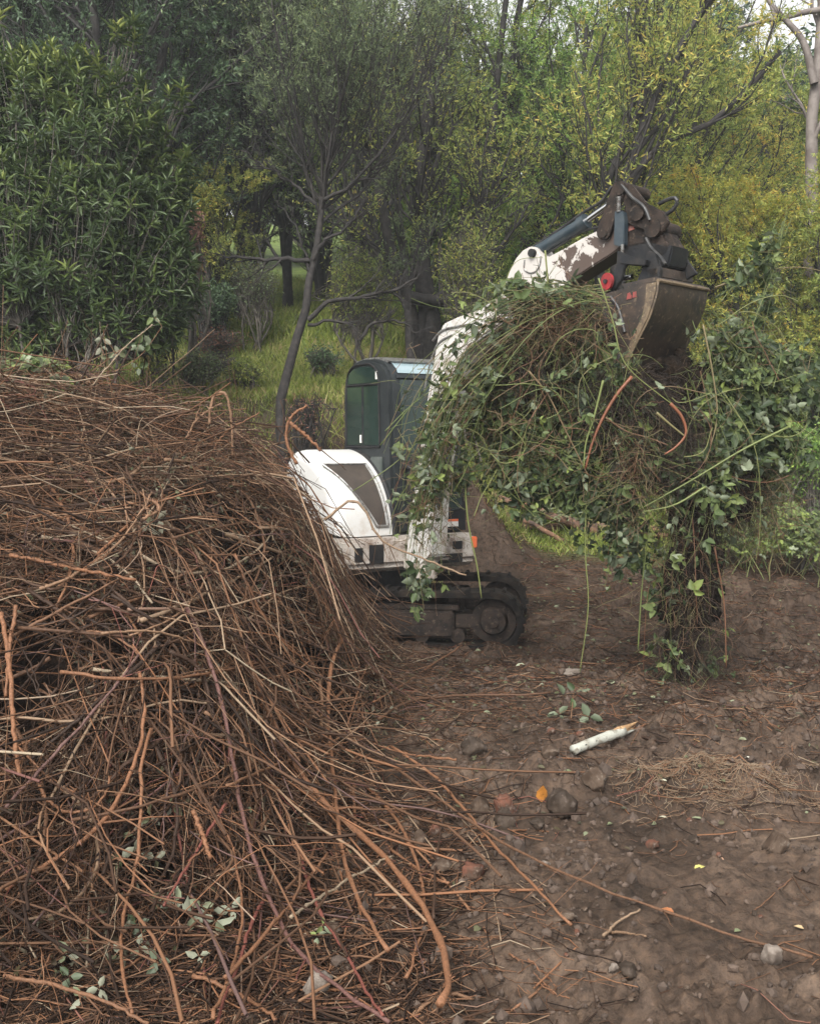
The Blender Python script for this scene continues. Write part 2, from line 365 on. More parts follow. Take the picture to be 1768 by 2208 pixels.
EXO = np.array([-.29, 9.75, float(terr_smooth(-.29, 9.4))])
exc = empty('mini_excavator', EXO, 'white and charcoal tracked mini excavator lifting brambles with its raised bucket', 'excavator')
TH = R(33); FV = np.array([math.sin(TH), -math.cos(TH), 0]); RV = np.array([-math.cos(TH), -math.sin(TH), 0])
def EL(f, r, z): return np.array([EXO[0], EXO[1], 0]) + f*FV + r*RV + np.array([0, 0, z])
class HS:
    """hard-surface mesh builder in world space"""
    def __init__(s): s.bm = bmesh.new()
    def hexa(s, c, bev=.008, seg=2):
        b = bmesh.new(); v = [b.verts.new(p) for p in c]
        for q in ((0, 3, 2, 1), (4, 5, 6, 7), (0, 1, 5, 4), (1, 2, 6, 5), (2, 3, 7, 6), (3, 0, 4, 7)): b.faces.new([v[i] for i in q])
        return s._in(b, bev, seg)
    def _in(s, b, bev, seg=2):
        bmesh.ops.recalc_face_normals(b, faces=b.faces)
        if bev: bmesh.ops.bevel(b, geom=b.edges[:], offset=bev, segments=seg, affect='EDGES', clamp_overlap=True)
        me = bpy.data.meshes.new('t'); b.to_mesh(me); b.free(); s.bm.from_mesh(me); bpy.data.meshes.remove(me); return s
    def box(s, f0, f1, r0, r1, z0, z1, bev=.008, fn=None):
        fn = fn or EL
        return s.hexa([fn(f0, r0, z0), fn(f1, r0, z0), fn(f1, r1, z0), fn(f0, r1, z0), fn(f0, r0, z1), fn(f1, r0, z1), fn(f1, r1, z1), fn(f0, r1, z1)], bev)
    def loop(s, A, B, bev=0, seg=2):
        """prism between two equal outlines A and B"""
        b = bmesh.new(); a = [b.verts.new(p) for p in A]; c = [b.verts.new(p) for p in B]; n = len(a)
        b.faces.new(a); b.faces.new(c[::-1])
        for i in range(n): b.faces.new([a[i], c[i], c[(i+1) % n], a[(i+1) % n]])
        bmesh.ops.recalc_face_normals(b, faces=b.faces)
        if bev:
            ed = [e for e in b.edges if len(e.link_faces) == 2 and e.calc_face_angle(0) > R(25)]
            bmesh.ops.bevel(b, geom=ed, offset=bev, segments=seg, affect='EDGES', clamp_overlap=True)
        return s._in(b, 0)
    def prof(s, pts, r0, r1, bev=0): return s.loop([EL(f, r0, z) for f, z in pts], [EL(f, r1, z) for f, z in pts], bev)
    def cyl(s, a, b2, r, r2=None, n=20):
        a = np.array(a, float); b2 = np.array(b2, float); d = unit(b2-a); u = unit(np.cross(d, [0, 0, 1.] if abs(d[2]) < .9 else [1., 0, 0])); v = np.cross(d, u)
        r2 = r if r2 is None else r2
        A = [a+r*(u*math.cos(t)+v*math.sin(t)) for t in np.arange(n)*2*math.pi/n]; B = [b2+r2*(u*math.cos(t)+v*math.sin(t)) for t in np.arange(n)*2*math.pi/n]
        return s.loop(A, B)
    def tube(s, pts, r, k=14, n=8):
        V, Fs, _ = tubes([spline(pts, k)], r, n, caps=True)
        b = bmesh.new(); vs = [b.verts.new(p) for p in V]
        for F in Fs:
            for q in F: b.faces.new([vs[i] for i in q])
        return s._in(b, 0)
    def build(s, name, m, parent=exc, label=None):
        o0 = org_of(parent)
        for v in s.bm.verts: v.co -= Vector(o0)
        me = bpy.data.meshes.new(name); s.bm.to_mesh(me); s.bm.free(); me.materials.append(m)
        for p in me.polygons: p.use_smooth = True
        try: me.set_sharp_from_angle(angle=R(32))
        except Exception: pass
        o = link(name, me, parent)
        if label: o['label'] = label
        return o
# ---- undercarriage
TU = unit(np.array([.992, -.125, 0])); TS = np.array([.125, .992, 0]); UC = np.array([.03, 9.72, 0]); z0 = EXO[2]
def UL(t, s, z): return UC + TU*t + TS*s + np.array([0, 0, z+z0])
HL, HR_ = .98-.235, .235      # straight half length, end radius
def stadium(rad, n=14, zc=.245):
    pts = [(HL+rad*math.cos(a), zc+rad*math.sin(a)) for a in np.linspace(math.pi/2, -math.pi/2, n)]
    pts += [(-HL+rad*math.cos(a), zc+rad*math.sin(a)) for a in np.linspace(-math.pi/2, -3*math.pi/2, n)]
    return pts
for s0 in (-.55, .55):
    h = HS(); w2 = .15
    O = stadium(.245, zc=.25); I = stadium(.195, zc=.25); n = len(O)
    b = bmesh.new()
    rows = [[b.verts.new(UL(t, s0+ss, z)) for t, z in Q] for Q, ss in ((O, -w2), (O, w2), (I, w2), (I, -w2))]
    for k in range(4):
        for i in range(n): b.faces.new([rows[k][i], rows[k][(i+1) % n], rows[(k+1) % 4][(i+1) % n], rows[(k+1) % 4][i]])
    h._in(b, 0)
    # lugs, alternating left and right chevrons
    per = 4*HL+2*math.pi*.245; nl = 46
    def at(dst):
        dst %= per
        if dst < 2*HL: return -HL+dst, .495, 0
        dst -= 2*HL
        if dst < math.pi*.245: a = math.pi/2-dst/.245; return HL+.245*math.cos(a), .25+.245*math.sin(a), a-math.pi/2
        dst -= math.pi*.245
        if dst < 2*HL: return HL-dst, .005, math.pi
        dst -= 2*HL; a = -math.pi/2-dst/.245; return -HL+.245*math.cos(a), .25+.245*math.sin(a), a-math.pi/2
    for i in range(nl):
        t, z, a = at(i*per/nl); t2, z2, a2 = at(i*per/nl+.03)
        sl_ = (-w2, .02) if i % 2 else (-.02, w2)
        nrm = np.array([-math.sin(a), math.cos(a)]); tg = np.array([math.cos(a), math.sin(a)])
        def q(u, v_, ss): p = np.array([t, z])+tg*u+nrm*v_; return UL(p[0], s0+ss, p[1])
        h.hexa([q(-.02, -.004, sl_[0]), q(.02, -.004, sl_[0]), q(.02, -.004, sl_[1]), q(-.02, -.004, sl_[1]), q(-.012, .022, sl_[0]), q(.012, .022, sl_[0]), q(.012, .022, sl_[1]), q(-.012, .022, sl_[1])], 0)
    tr = h.build('track', M_rubber)
    h = HS(); h.box(-.6, .42, s0-.12, s0+.10, .11, .33, .015, UL); h.box(-.62, .46, s0-.09, s0+.09, .33, .38, .01, UL)
    h.box(.42, .62, s0-.06, s0+.06, .18, .30, .01, UL)
    h.build('track_frame', M_brown)
    h = HS(); h.cyl(UL(HL, s0-.07, .25), UL(HL, s0+.07, .25), .185, n=28); h.cyl(UL(HL, s0-.135, .25), UL(HL, s0-.07, .25), .10, .12, n=24); h.cyl(UL(HL, s0-.15, .25), UL(HL, s0-.13, .25), .045)
    h.build('idler_wheel', M_brown)
    h = HS(); h.cyl(UL(-HL, s0-.05, .25), UL(-HL, s0+.05, .25), .17, n=24); h.cyl(UL(-HL, s0-.12, .25), UL(-HL, s0-.05, .25), .11)
    for k in range(11):
        a = k*2*math.pi/11; c = UL(-HL+.18*math.cos(a), s0, .25+.18*math.sin(a)); h.cyl(c-TS*.03, c+TS*.03, .02, n=6)
    h.build('drive_sprocket', M_brown)
    for t in (-.45, -.15, .15, .45):
        h = HS(); h.cyl(UL(t, s0-.1, .12), UL(t, s0+.1, .12), .06); h.build('track_roller', M_brown)
h = HS(); h.box(-.35, .35, -.45, .45, .22, .42, .02, UL); h.build('carriage_frame', M_brown)
h = HS(); h.cyl(EL(0, 0, z0+.40), EL(0, 0, z0+.64), .33, n=32); h.build('slewing_ring', M_dark)
# ---- house
h = HS(); h.prof([(-.56, .66), (-.56, .93), (.58, .93), (.60, .70), (.52, .64), (-.5, .64)], -.66, .66, .03); plat = h.build('turntable_deck', M_whitemud)
for f, r0, r1, za, zb in ((.594, -.50, -.40, .80, .87), (.596, -.50, -.22, .685, .765), (.592, .30, .44, .72, .88), (.592, .50, .58, .74, .86)):
    h = HS(); h.box(f, f+.006, r0, r1, za, zb, .002); h.build('opening_shade', M_dark, plat)  # dark plates laid on the deck, painting the shade inside its openings
h = HS(); h.box(.598, .603, -.36, -.27, .745, .755, 0); h.box(.598, .63, -.34, -.25, .715, .735, .004); h.build('hose_coupling', M_chrome, plat)
h = HS(); h.box(.50, .592, -.668, -.60, .80, .90, .008); h.build('indicator_light', M_orange, plat)
# engine hood: curved sheet from the rear top down to the front
prof = [(.46, .94), (.45, 1.02), (.42, 1.14), (.36, 1.27), (.27, 1.40), (.16, 1.50), (.02, 1.585), (-.14, 1.64), (-.28, 1.66), (-.41, 1.64), (-.50, 1.56), (-.55, 1.42), (-.56, 1.2), (-.55, .94)]
sp = spline([(a, 0, b) for a, b in prof], 44)[:, [0, 2]]
h = HS(); b = bmesh.new(); rows = []
for j, (r, k) in enumerate([(.13, 0), (.15, .0), (.54, .0), (.60, .012), (.635, .035), (.655, .07), (.66, .10)]):
    cen = np.array([-.1, 1.1]); row = []
    for f, z in sp:
        d = unit(np.array([f, z])-cen); row.append(b.verts.new(EL(f-d[0]*k, r, max(.935, z-d[1]*k))))
    rows.append(row)
for j in range(len(rows)-1):
    for i in range(len(sp)-1): b.faces.new([rows[j][i], rows[j+1][i], rows[j+1][i+1], rows[j][i+1]])
b.faces.new(rows[0]); b.faces.new(rows[-1][::-1])
h._in(b, 0); hood = h.build('engine_hood', M_white)
# grille on the curved front: its left edge slants
def hoodpt(t, r, off=.006):
    i = t*(len(sp)-1); a = int(min(i, len(sp)-2)); u = i-a; q = sp[a]*(1-u)+sp[a+1]*u; tg = unit(sp[a+1]-sp[a]); nr = np.array([tg[1], -tg[0]])
    if np.dot(nr, q-np.array([-.1, 1.1])) < 0: nr = -nr
    q = q+nr*off; return EL(q[0], r, q[1])
def patch(t0, t1, ra0, ra1, rb0, rb1, off, nn=10, nm=6):
    bb = bmesh.new(); G = []
    for i in range(nn+1):
        u = i/nn; t = t0+(t1-t0)*u; r0 = ra0+(rb0-ra0)*u; r1 = ra1+(rb1-ra1)*u
        G.append([bb.verts.new(hoodpt(t, r0+(r1-r0)*j/nm, off)) for j in range(nm+1)])
    for i in range(nn):
        for j in range(nm): bb.faces.new([G[i][j], G[i+1][j], G[i+1][j+1], G[i][j+1]])
    return bb
h = HS(); h._in(patch(.045, .345, .19, .27, .21, .60, .009), 0); gr = h.build('grille', M_mesh, hood)
h = HS(); bars = [hoodpt(.04, .17, .012), hoodpt(.35, .195, .012), hoodpt(.35, .62, .012), hoodpt(.2, .47, .012), hoodpt(.04, .29, .012), hoodpt(.04, .17, .012)]
for i in range(5):
    seg = [bars[i]+(bars[i+1]-bars[i])*u for u in np.linspace(0, 1, 3)]
    if i == 0: seg = [hoodpt(t, r, .012) for t, r in zip(np.linspace(.04, .35, 7), np.linspace(.17, .195, 7))]
    if i == 2: seg = [hoodpt(t, r, .012) for t, r in zip(np.linspace(.35, .2, 5), np.linspace(.62, .455, 5))]
    if i == 3: seg = [hoodpt(t, r, .012) for t, r in zip(np.linspace(.2, .04, 5), np.linspace(.455, .29, 5))]
    h.tube(seg, .009, 8, 6)
h.build('grille_frame', M_steel, gr)
# dark curved tube standing in for the shade of the gap between hood and cab
h = HS(); h.tube([hoodpt(t, .10, -.03) for t in np.linspace(.0, .62, 12)], .045, 24, 10); h.build('hood_gap_shade', M_dark)
h = HS(); h.prof([(.30, .93), (.34, 1.15), (.25, 1.4), (.05, 1.57), (-.3, 1.62), (-.3, .93)], .055, .125); h.build('rear_firewall', M_cab)
# cab
cabp = [(-.42, .93), (-.43, 1.6), (-.43, 2.18), (-.41, 2.29), (-.36, 2.375), (-.27, 2.43), (-.12, 2.455), (.08, 2.45), (.22, 2.42), (.31, 2.36), (.36, 2.27), (.38, 2.15), (.40, 1.6), (.42, .93)]
h = HS(); h.prof(cabp, -.66, .10, .028); cab = h.build('cab', M_cab)
h = HS(); h.prof([(-.34, 2.245), (-.34, 2.27), (-.31, 2.335), (-.24, 2.375), (-.10, 2.39), (.06, 2.385), (.14, 2.34), (.18, 2.27), (.185, 2.245)], .10, .106); wi = h.build('window', M_glass, cab)
h = HS(); h.prof([(-.345, 1.70), (-.345, 2.215), (-.095, 2.215), (-.085, 1.70)], .10, .107); h.build('window', M_glass, cab)
h = HS(); h.prof([(-.06, 1.70), (-.06, 2.215), (.185, 2.215), (.20, 1.70)], .10, .105); h.build('window', M_glass, cab)
h = HS()
for a, c in (((-.37, 2.23), (.21, 2.23)), ((-.072, 2.23), (-.065, 1.69)), ((-.365, 1.685), (.215, 1.685)), ((-.36, 2.26), (-.36, 1.69)), ((.20, 2.25), (.215, 1.69))):
    h.cyl(EL(a[0], .106, a[1]), EL(c[0], .106, c[1]), .009, n=8)
h.tube([EL(f, .106, z) for f, z in [(-.355, 2.25), (-.33, 2.335), (-.25, 2.395), (-.1, 2.41), (.07, 2.40), (.16, 2.35), (.205, 2.25)]], .009, 20, 8)
h.build('window_frame', M_dark, cab)
for f, z in ((-.12, 1.72), (.15, 2.27)):
    h = HS(); h.box(f, f+.03, .107, .110, z, z+.07, 0); h.build('sticker', M_label, cab)
h = HS(); h.prof([(.02, 1.02), (.02, 1.52), (.08, 1.60), (.26, 1.60), (.28, 1.02)], .10, .112, .004); h.build('side_panel', M_cabpanel, cab)
h = HS(); h.prof([(-.3, 2.45), (-.1, 2.472), (.1, 2.468), (.26, 2.425), (.24, 2.41), (.1, 2.45), (-.1, 2.452), (-.28, 2.43)], -.62, .04); h.build('roof_panel', M_steel, cab)
# front glass, upper glass painted pale as reflected sky, lower panel with rounded window
def fr(z): return float(np.interp(z, [.93, 1.6, 2.15, 2.27, 2.36, 2.42], [.42, .40, .38, .36, .31, .22]))
def front(h, ra, rb, za, zb, off, th=.006, n=1):
    zs = np.linspace(za, zb, n+1)
    for i in range(n):
        a, c = zs[i], zs[i+1]
        h.hexa([EL(fr(a)+off, ra, a), EL(fr(a)+off+th, ra, a), EL(fr(a)+off+th, rb, a), EL(fr(a)+off, rb, a), EL(fr(c)+off, ra, c), EL(fr(c)+off+th, ra, c), EL(fr(c)+off+th, rb, c), EL(fr(c)+off, rb, c)], 0)
h = HS(); front(h, -.57, .00, 1.56, 2.26, .002, n=4); h.build('windscreen', M_glass, cab)
mgl, nt_, p_, o_ = newmat('sky_reflection_glass'); p_.inputs['Base Color'].default_value = (.25, .33, .36, 1); p_.inputs['Roughness'].default_value = .12; p_.inputs['Specular IOR Level'].default_value = 1.0; p_.inputs['Coat Weight'].default_value = 1  # pale base colour stands in for sky reflected in the pane
h = HS(); front(h, -.57, .00, 2.32, 2.42, .003, n=3); h.build('skylight', mgl, cab)
h = HS(); front(h, -.60, .03, 1.50, 1.55, .004, .03); front(h, -.60, .03, 2.275, 2.305, .004, .015); h.build('windscreen_rail', M_cab, cab)
h = HS(); front(h, -.64, -.05, .95, 1.47, .002, .03); fp = h.build('front_panel', M_dark, cab)
def rr_pts(r0, r1, za, zb, rad, off):
    pts = []
    for (cr, cz, a0) in ((r1-rad, zb-rad, 0), (r0+rad, zb-rad, 90), (r0+rad, za+rad, 180), (r1-rad, za+rad, 270)):
        for a in np.linspace(a0, a0+90, 6): pts.append((cr+rad*math.cos(R(a)), cz+rad*math.sin(R(a))))
    return [EL(fr(z)+off, r, z) for r, z in pts]
for r0, r1 in ((-.60, -.36), (-.30, -.10)):
    h = HS(); h.loop(rr_pts(r0, r1, 1.13, 1.41, .08, .033), rr_pts(r0, r1, 1.13, 1.41, .08, .038)); h.build('lower_window', M_glass, fp)
    h = HS(); q = rr_pts(r0, r1, 1.13, 1.41, .08, .036); h.tube(q+[q[0]], .008, 40, 6); h.build('window_seal', M_cab, fp)
h = HS(); h.loop(*[[EL(fr(z)+o, r, z) for r, z in ((-.56, .985), (-.36, .985), (-.36, 1.05), (-.56, 1.05))] for o in (.033, .035)]); h.build('sticker', M_label, fp)
h = HS(); h.loop(*[[EL(fr(z)+o, r, z) for r, z in ((-.56, 1.03), (-.36, 1.03), (-.36, 1.05), (-.56, 1.05))] for o in (.035, .037)]); h.build('warning_strip', M_orange, fp)
h = HS(); h.tube([EL(.46, -.02, 1.0), EL(.52, -.02, 1.3), EL(.5, -.02, 1.52)], .016); h.tube([EL(.47, -.28, 1.55), EL(.56, -.28, 1.5), EL(.56, .0, 1.5), EL(.47, .02, 1.55)], .012); h.build('handrail', M_dark)
# ---- boom plane
ST = np.array([.12, 9.12]); bd = np.array([.7071, -.7071]); bn = np.array([-.7071, -.7071]); BN = np.array([bn[0], bn[1], 0.])
def PL(px, py, off=0.):
    px = np.atleast_1d(px); py = np.atleast_1d(py); q = P(px, py, 1.0)-CAM
    k = (np.dot(ST+bn*off-CAM[:2], bn))/(q[:, :2] @ bn)
    return CAM + q*k[:, None]
def plate(h, pts, off, th, bev=.006):
    a = PL([p[0] for p in pts], [p[1] for p in pts], off); return h.loop(list(a), list(a-BN*th), bev)
h = HS(); h.cyl(EL(.78, 0, .60+0*z0), EL(.78, 0, .98), .09, n=24); h.box(.58, .8, -.10, .10, .66, .74, .01); h.box(.58, .8, -.10, .10, .86, .93, .01); h.build('swing_bracket', M_whitemud)
h = HS(); plate(h, [(874, 1205), (882, 1120), (899, 1010), (917, 880), (935, 772), (943, 725), (955, 698), (985, 684), (1030, 668), (1075, 640), (1098, 612), (1130, 600), (1140, 640), (1115, 672), (1060, 712), (1012, 745), (985, 790), (968, 860), (948, 970), (934, 1080), (928, 1200), (900, 1225)], .10, .20, .012)
M_boom = surf('scuffed_white_paint', (.47, .455, .43), (.24, .19, .155), .5, scale=5, lo=.5, hi=.68, c3=(.38, .34, .30), scale3=40)
boom = h.build('boom', M_boom)
h = HS(); a = PL([955, 1000], [705, 720], .10); h.tube([PL(933, 735, .103)[0], PL(950, 715, .106)[0], PL(980, 705, .106)[0], PL(1010, 700, .103)[0]], .010); h.tube([PL(915, 840, .105)[0], PL(930, 775, .108)[0], PL(945, 740, .108)[0], PL(975, 722, .104)[0]], .008); h.build('boom_hose', M_steel, boom)
h = HS(); h.cyl(PL(1108, 640, .15)[0], PL(1108, 640, .15)[0]-BN*.30, .05); h.build('boom_pin', M_brown, boom)
# boom cylinder under the boom, in front
h = HS(); h.cyl(PL(915, 1195, .03)[0], PL(960, 980, .03)[0], .055, n=20); h.build('boom_cylinder', M_cyl)
h = HS(); h.cyl(PL(960, 980, .03)[0], PL(992, 800, .03)[0], .028, n=16); h.build('cylinder_rod', M_chrome)
# arm
arm_o = [(1078, 668), (1086, 620), (1098, 582), (1112, 556), (1126, 540), (1142, 531), (1155, 533), (1163, 548), (1178, 556), (1215, 536), (1250, 516), (1285, 498), (1308, 488), (1326, 486), (1340, 505), (1342, 530), (1318, 548), (1280, 572), (1240, 598), (1210, 628), (1190, 660), (1150, 700), (1105, 705)]
h = HS(); plate(h, arm_o, .10, .19, .008); arm = h.build('arm', M_peel)
h = HS(); h.tube([PL(x, y, .104)[0] for x, y in [(1131, 560), (1130, 580), (1140, 588), (1155, 585), (1163, 572), (1166, 552)]], .006, 16, 6); h.build('weld_bead', M_steel, arm)
h = HS(); h.cyl(PL(1144, 545, .13)[0], PL(1144, 545, .13)[0]-BN*.25, .03); h.build('arm_pin', M_dark, arm)
h = HS(); a = PL(1150, 548, .02)[0]; c = PL(1262, 478, .02)[0]; h.cyl(a, c, .046, n=22); d = unit(c-a); h.cyl(c-d*.05, c+d*.015, .056, n=22); bc = h.build('bucket_cylinder', M_cyl)
h = HS(); h.cyl(c, PL(1328, 430, .02)[0], .024, n=16); h.build('cylinder_rod', M_chrome, bc)
h = HS(); h.tube([a+np.array([0, 0, .055]), (a+c)/2+np.array([0, 0, .06]), c+np.array([0, 0, .075]), PL(1300, 430, .05)[0], PL(1318, 402, .05)[0]], .011, 20, 8)
h.tube([a+np.array([0, 0, -.06]), (a+c)/2+np.array([0, 0, -.055]), c+np.array([0, 0, -.06]), PL(1292, 490, .05)[0]], .009, 20, 8); h.build('hose', M_hose, bc)
# linkage
def strap(h, x0, y0, x1, y1, wpx, off, th):
    d = unit(np.array([x1-x0, y1-y0], float)); p = np.array([-d[1], d[0]]); pts = []
    for c, s in (((x0, y0), 1), ((x1, y1), -1)):
        for a in np.linspace(90, 270, 7): v = s*(d*math.cos(R(a))+p*math.sin(R(a)))*wpx; pts.append((c[0]+v[0], c[1]+v[1]))
    plate(h, pts, off, th, .003)
h = HS(); strap(h, 1299, 503, 1333, 404, 14, .14, .03); strap(h, 1299, 503, 1333, 404, 14, -.10, .03); h.build('tipping_link', M_brown)
h = HS(); plate(h, [(1325, 400), (1340, 393), (1362, 400), (1392, 438), (1425, 455), (1440, 478), (1428, 500), (1385, 495), (1352, 482), (1345, 440)], .12, .035)
plate(h, [(1325, 400), (1340, 393), (1362, 400), (1392, 438), (1425, 455), (1440, 478), (1428, 500), (1385, 495), (1352, 482), (1345, 440)], -.09, .035); h.build('bucket_link', M_brown)
h = HS()
for x, y, r in ((1336, 405, .045), (1372, 458, .055), (1299, 503, .03)):
    q = PL(x, y, .15)[0]; h.cyl(q, q-BN*.31, r, n=20)
h.build('link_pin', M_brown)
h = HS(); plate(h, [(1345, 440), (1372, 432), (1400, 455), (1420, 480), (1432, 510), (1448, 540), (1440, 575), (1400, 570), (1370, 552), (1342, 528), (1338, 490)], .09, .20, .012)
q = PL(1405, 492, .13)[0]; h.cyl(q, q-BN*.27, .062, n=22); q = PL(1425, 535, .10)[0]; h.cyl(q, q-BN*.22, .05, n=22); hitch = h.build('tilt_hitch', M_brown)
h = HS(); plate(h, [(1344, 488), (1366, 478), (1367, 494), (1345, 503)], .096, .004, 0); h.build('red_label', surf('faded_red_sticker', (.30, .09, .07), (.2, .12, .1), .6, scale=20), hitch)
h = HS(); plate(h, [(1324, 455), (1342, 455), (1346, 475), (1344, 528), (1334, 532), (1322, 528)], .17, .05, .005); h.build('valve_block', M_cyl, hitch)
for (x, y0, y1, r) in ((1333, 425, 458, .016), (1341, 528, 560, .014)):
    h = HS()
    for k in range(7):
        y = y0+(y1-y0)*k/7; a = PL(x, y, .17)[0]; c = PL(x+.5, y+(y1-y0)/9, .17)[0]; h.cyl(a, c, r, r*.8, 10)
    h.build('hydraulic_fitting', M_steel, hitch)
h = HS(); h.tube([PL(x, y, o)[0] for x, y, o in ((1340, 398, .14), (1362, 425, .15), (1390, 450, .16), (1400, 475, .16))], .012, 20, 8); h.build('hydraulic_hose', M_hose)
h = HS(); h.tube([PL(x, y, o)[0] for x, y, o in ((1392, 513, .16), (1402, 532, .17), (1425, 556, .2), (1434, 570, .22))], .011, 20, 8); h.build('hydraulic_hose', M_hose)
h = HS(); h.tube([PL(x, y, -.1)[0] for x, y in ((1420, 440), (1440, 430), (1456, 428), (1459, 436), (1452, 450), (1436, 462))], .014, 24, 8); h.build('hydraulic_hose', M_hose)
h = HS(); h.tube([PL(x, y, -.1)[0] for x, y in ((1285, 455), (1305, 425), (1325, 400), (1345, 392))], .010, 24, 8); h.build('hydraulic_hose', M_hose)
h = HS(); h.tube([PL(x, y, .32)[0] for x, y in ((1315, 640), (1330, 660), (1340, 690), (1346, 716))], .012, 20, 8); h.build('hydraulic_hose', M_hose)
# tilt bracket on the bucket
h = HS(); plate(h, [(1330, 540), (1348, 548), (1366, 556), (1344, 578), (1340, 600), (1322, 628), (1298, 634), (1318, 600), (1328, 570)], .26, .03, .004)
plate(h, [(1334, 558), (1352, 552), (1392, 560), (1390, 572), (1350, 570), (1335, 568)], .27, .10, .004)
plate(h, [(1397, 540), (1410, 545), (1424, 580), (1420, 606), (1368, 616), (1385, 575)], .22, .03, .004)
plate(h, [(1340, 530), (1400, 520), (1450, 530), (1440, 575), (1390, 575), (1345, 560)], .10, .22, .01)
plate(h, [(1435, 500), (1460, 525), (1478, 560), (1500, 590), (1470, 606), (1430, 590), (1420, 555)], -.12, .035, .004)
brk = h.build('tilt_bracket', M_dark)
h = HS(); q = PL(1306, 607, .30)[0]; h.cyl(q, q-np.array([-.87, -.5, 0])*.02, .058, n=28); rd = h.build('red_disc', M_red)
h = HS(); h.cyl(q+BN*.015, q-BN*.03, .015, n=12); h.build('disc_bolt', M_dark, rd)
h = HS(); h.cyl(PL(1345, 600, .2)[0], PL(1362, 597, .2)[0], .018); h.build('pin', M_chrome, brk)
# ---- bucket
def shell(h, prof_px, off, width, th, ex=0):
    a = PL([p[0] for p in prof_px], [p[1] for p in prof_px], off); a = spline(a, 18)
    tg = unit(np.gradient(a, axis=0)); inw = np.cross(tg, BN); inw = unit(inw)
    cen = PL(1340, 690, off)[0]
    if np.sum(inw*(cen-a)) < 0: inw = -inw
    o_ = a; i_ = a+inw*th
    b = bmesh.new(); rows = [[b.verts.new(p) for p in q] for q in (o_, o_-BN*width, i_-BN*width, i_)]
    for k in range(4):
        for i in range(len(a)-1): b.faces.new([rows[k][i], rows[k][i+1], rows[(k+1) % 4][i+1], rows[(k+1) % 4][i]])
    for e in (0, -1): b.faces.new([rows[k][e] for k in range(4)])
    return h._in(b, 0)
back = [(1418, 606), (1417, 625), (1411, 650), (1400, 683), (1380, 724), (1360, 764), (1352, 790), (1356, 815), (1372, 838)]
h = HS(); shell(h, back, .31, .62, .02); bshell = h.build('bucket_shell', M_bucket)
side = [(1302, 634), (1340, 623), (1395, 611), (1416, 607), (1415, 625), (1409, 650), (1398, 683), (1378, 724), (1358, 764), (1350, 790), (1340, 770), (1328, 735), (1316, 700), (1307, 665)]
for off in (.312, -.29):
    h = HS(); plate(h, side, off, .02, .002); sp_ = h.build('bucket_side', M_bucket, bshell)
    if off > 0:
        h = HS(); plate(h, [(1393, 612), (1414, 608), (1413, 625), (1407, 650), (1396, 683), (1377, 722), (1357, 763), (1350, 786), (1345, 768), (1366, 720), (1384, 680), (1390, 650)], .318, .004, 0); h.build('wear_strip', M_wear, sp_)
        h = HS()
        for pp in ([(1350, 646), (1352, 633), (1357, 630), (1361, 638), (1360, 644)], [(1363, 642), (1364, 630), (1371, 628), (1372, 640)]): plate(h, pp, .316, .003, 0)
        h.build('red_paint_mark', surf('faded_red_mark', (.22, .035, .03), (.12, .05, .04), .6, scale=60), sp_)
h = HS(); h.tube([PL(1418, 606, .315)[0]+np.array([0, 0, .004]), PL(1418, 606, .315)[0]-BN*.31+np.array([0, 0, .004]), PL(1418, 606, .315)[0]-BN*.625+np.array([0, 0, .004])], .014, 8, 8)
h.tube([PL(x, y, .316)[0] for x, y in back[:7]], .008, 18, 6); h.build('bucket_lip', M_wear, bshell)
h = HS(); a = PL([1415, 1417, 1302, 1304], [572, 606, 634, 618], .31)
plate(h, [(1340, 612), (1414, 596), (1418, 606), (1345, 624)], .30, .60, .004)
plate(h, [(1392, 580), (1418, 574), (1419, 597), (1396, 602)], .22, .44, .006); h.build('bucket_top_plate', M_bucket, bshell)
h = HS(); shell(h, [(1372, 838), (1366, 830), (1378, 850)], .31, .62, .02); h.build('cutting_edge', M_wear, bshell)
# ================================================================== HEAP OF CUT CANES
CANE = [(0, (.020, .013, .010)), (.22, (.055, .031, .020)), (.45, (.13, .070, .041)), (.62, (.21, .10, .053)), (.74, (.20, .125, .078)), (.86, (.28, .225, .16)), (.93, (.16, .055, .042)), (1, (.11, .068, .06))]
M_cane = vmat('dead_cane_bark', CANE, .75, spec=.12)
M_cane_near = vmat('near_cane_bark', CANE, .6, spec=.2, bscale=90)
M_heapshade = surf('shade_black_litter', (.007, .005, .004), (.017, .011, .008), 1, scale=25, bs=.6, spec=.05, c3=(.04, .026, .017), scale3=60)  # near-black colour paints the shade seen in the heap's gaps and hollows
LEAFBR = [(0, (.022, .036, .016)), (.3, (.045, .068, .028)), (.55, (.085, .12, .045)), (.8, (.16, .20, .07)), (1, (.24, .30, .075))]
LEAFBK = [(0, (.07, .09, .055)), (.5, (.16, .19, .12)), (1, (.32, .36, .24))]
M_leaf = vmat('bramble_leaf', LEAFBR, .5, .3, LEAFBK, spec=.3)
M_wilt = vmat('wilted_leaf', [(0, (.06, .042, .025)), (.3, (.08, .068, .035)), (.6, (.15, .17, .09)), (1, (.27, .29, .19))], .6, .25, [(0, (.09, .07, .045)), (1, (.32, .34, .25))], spec=.3)
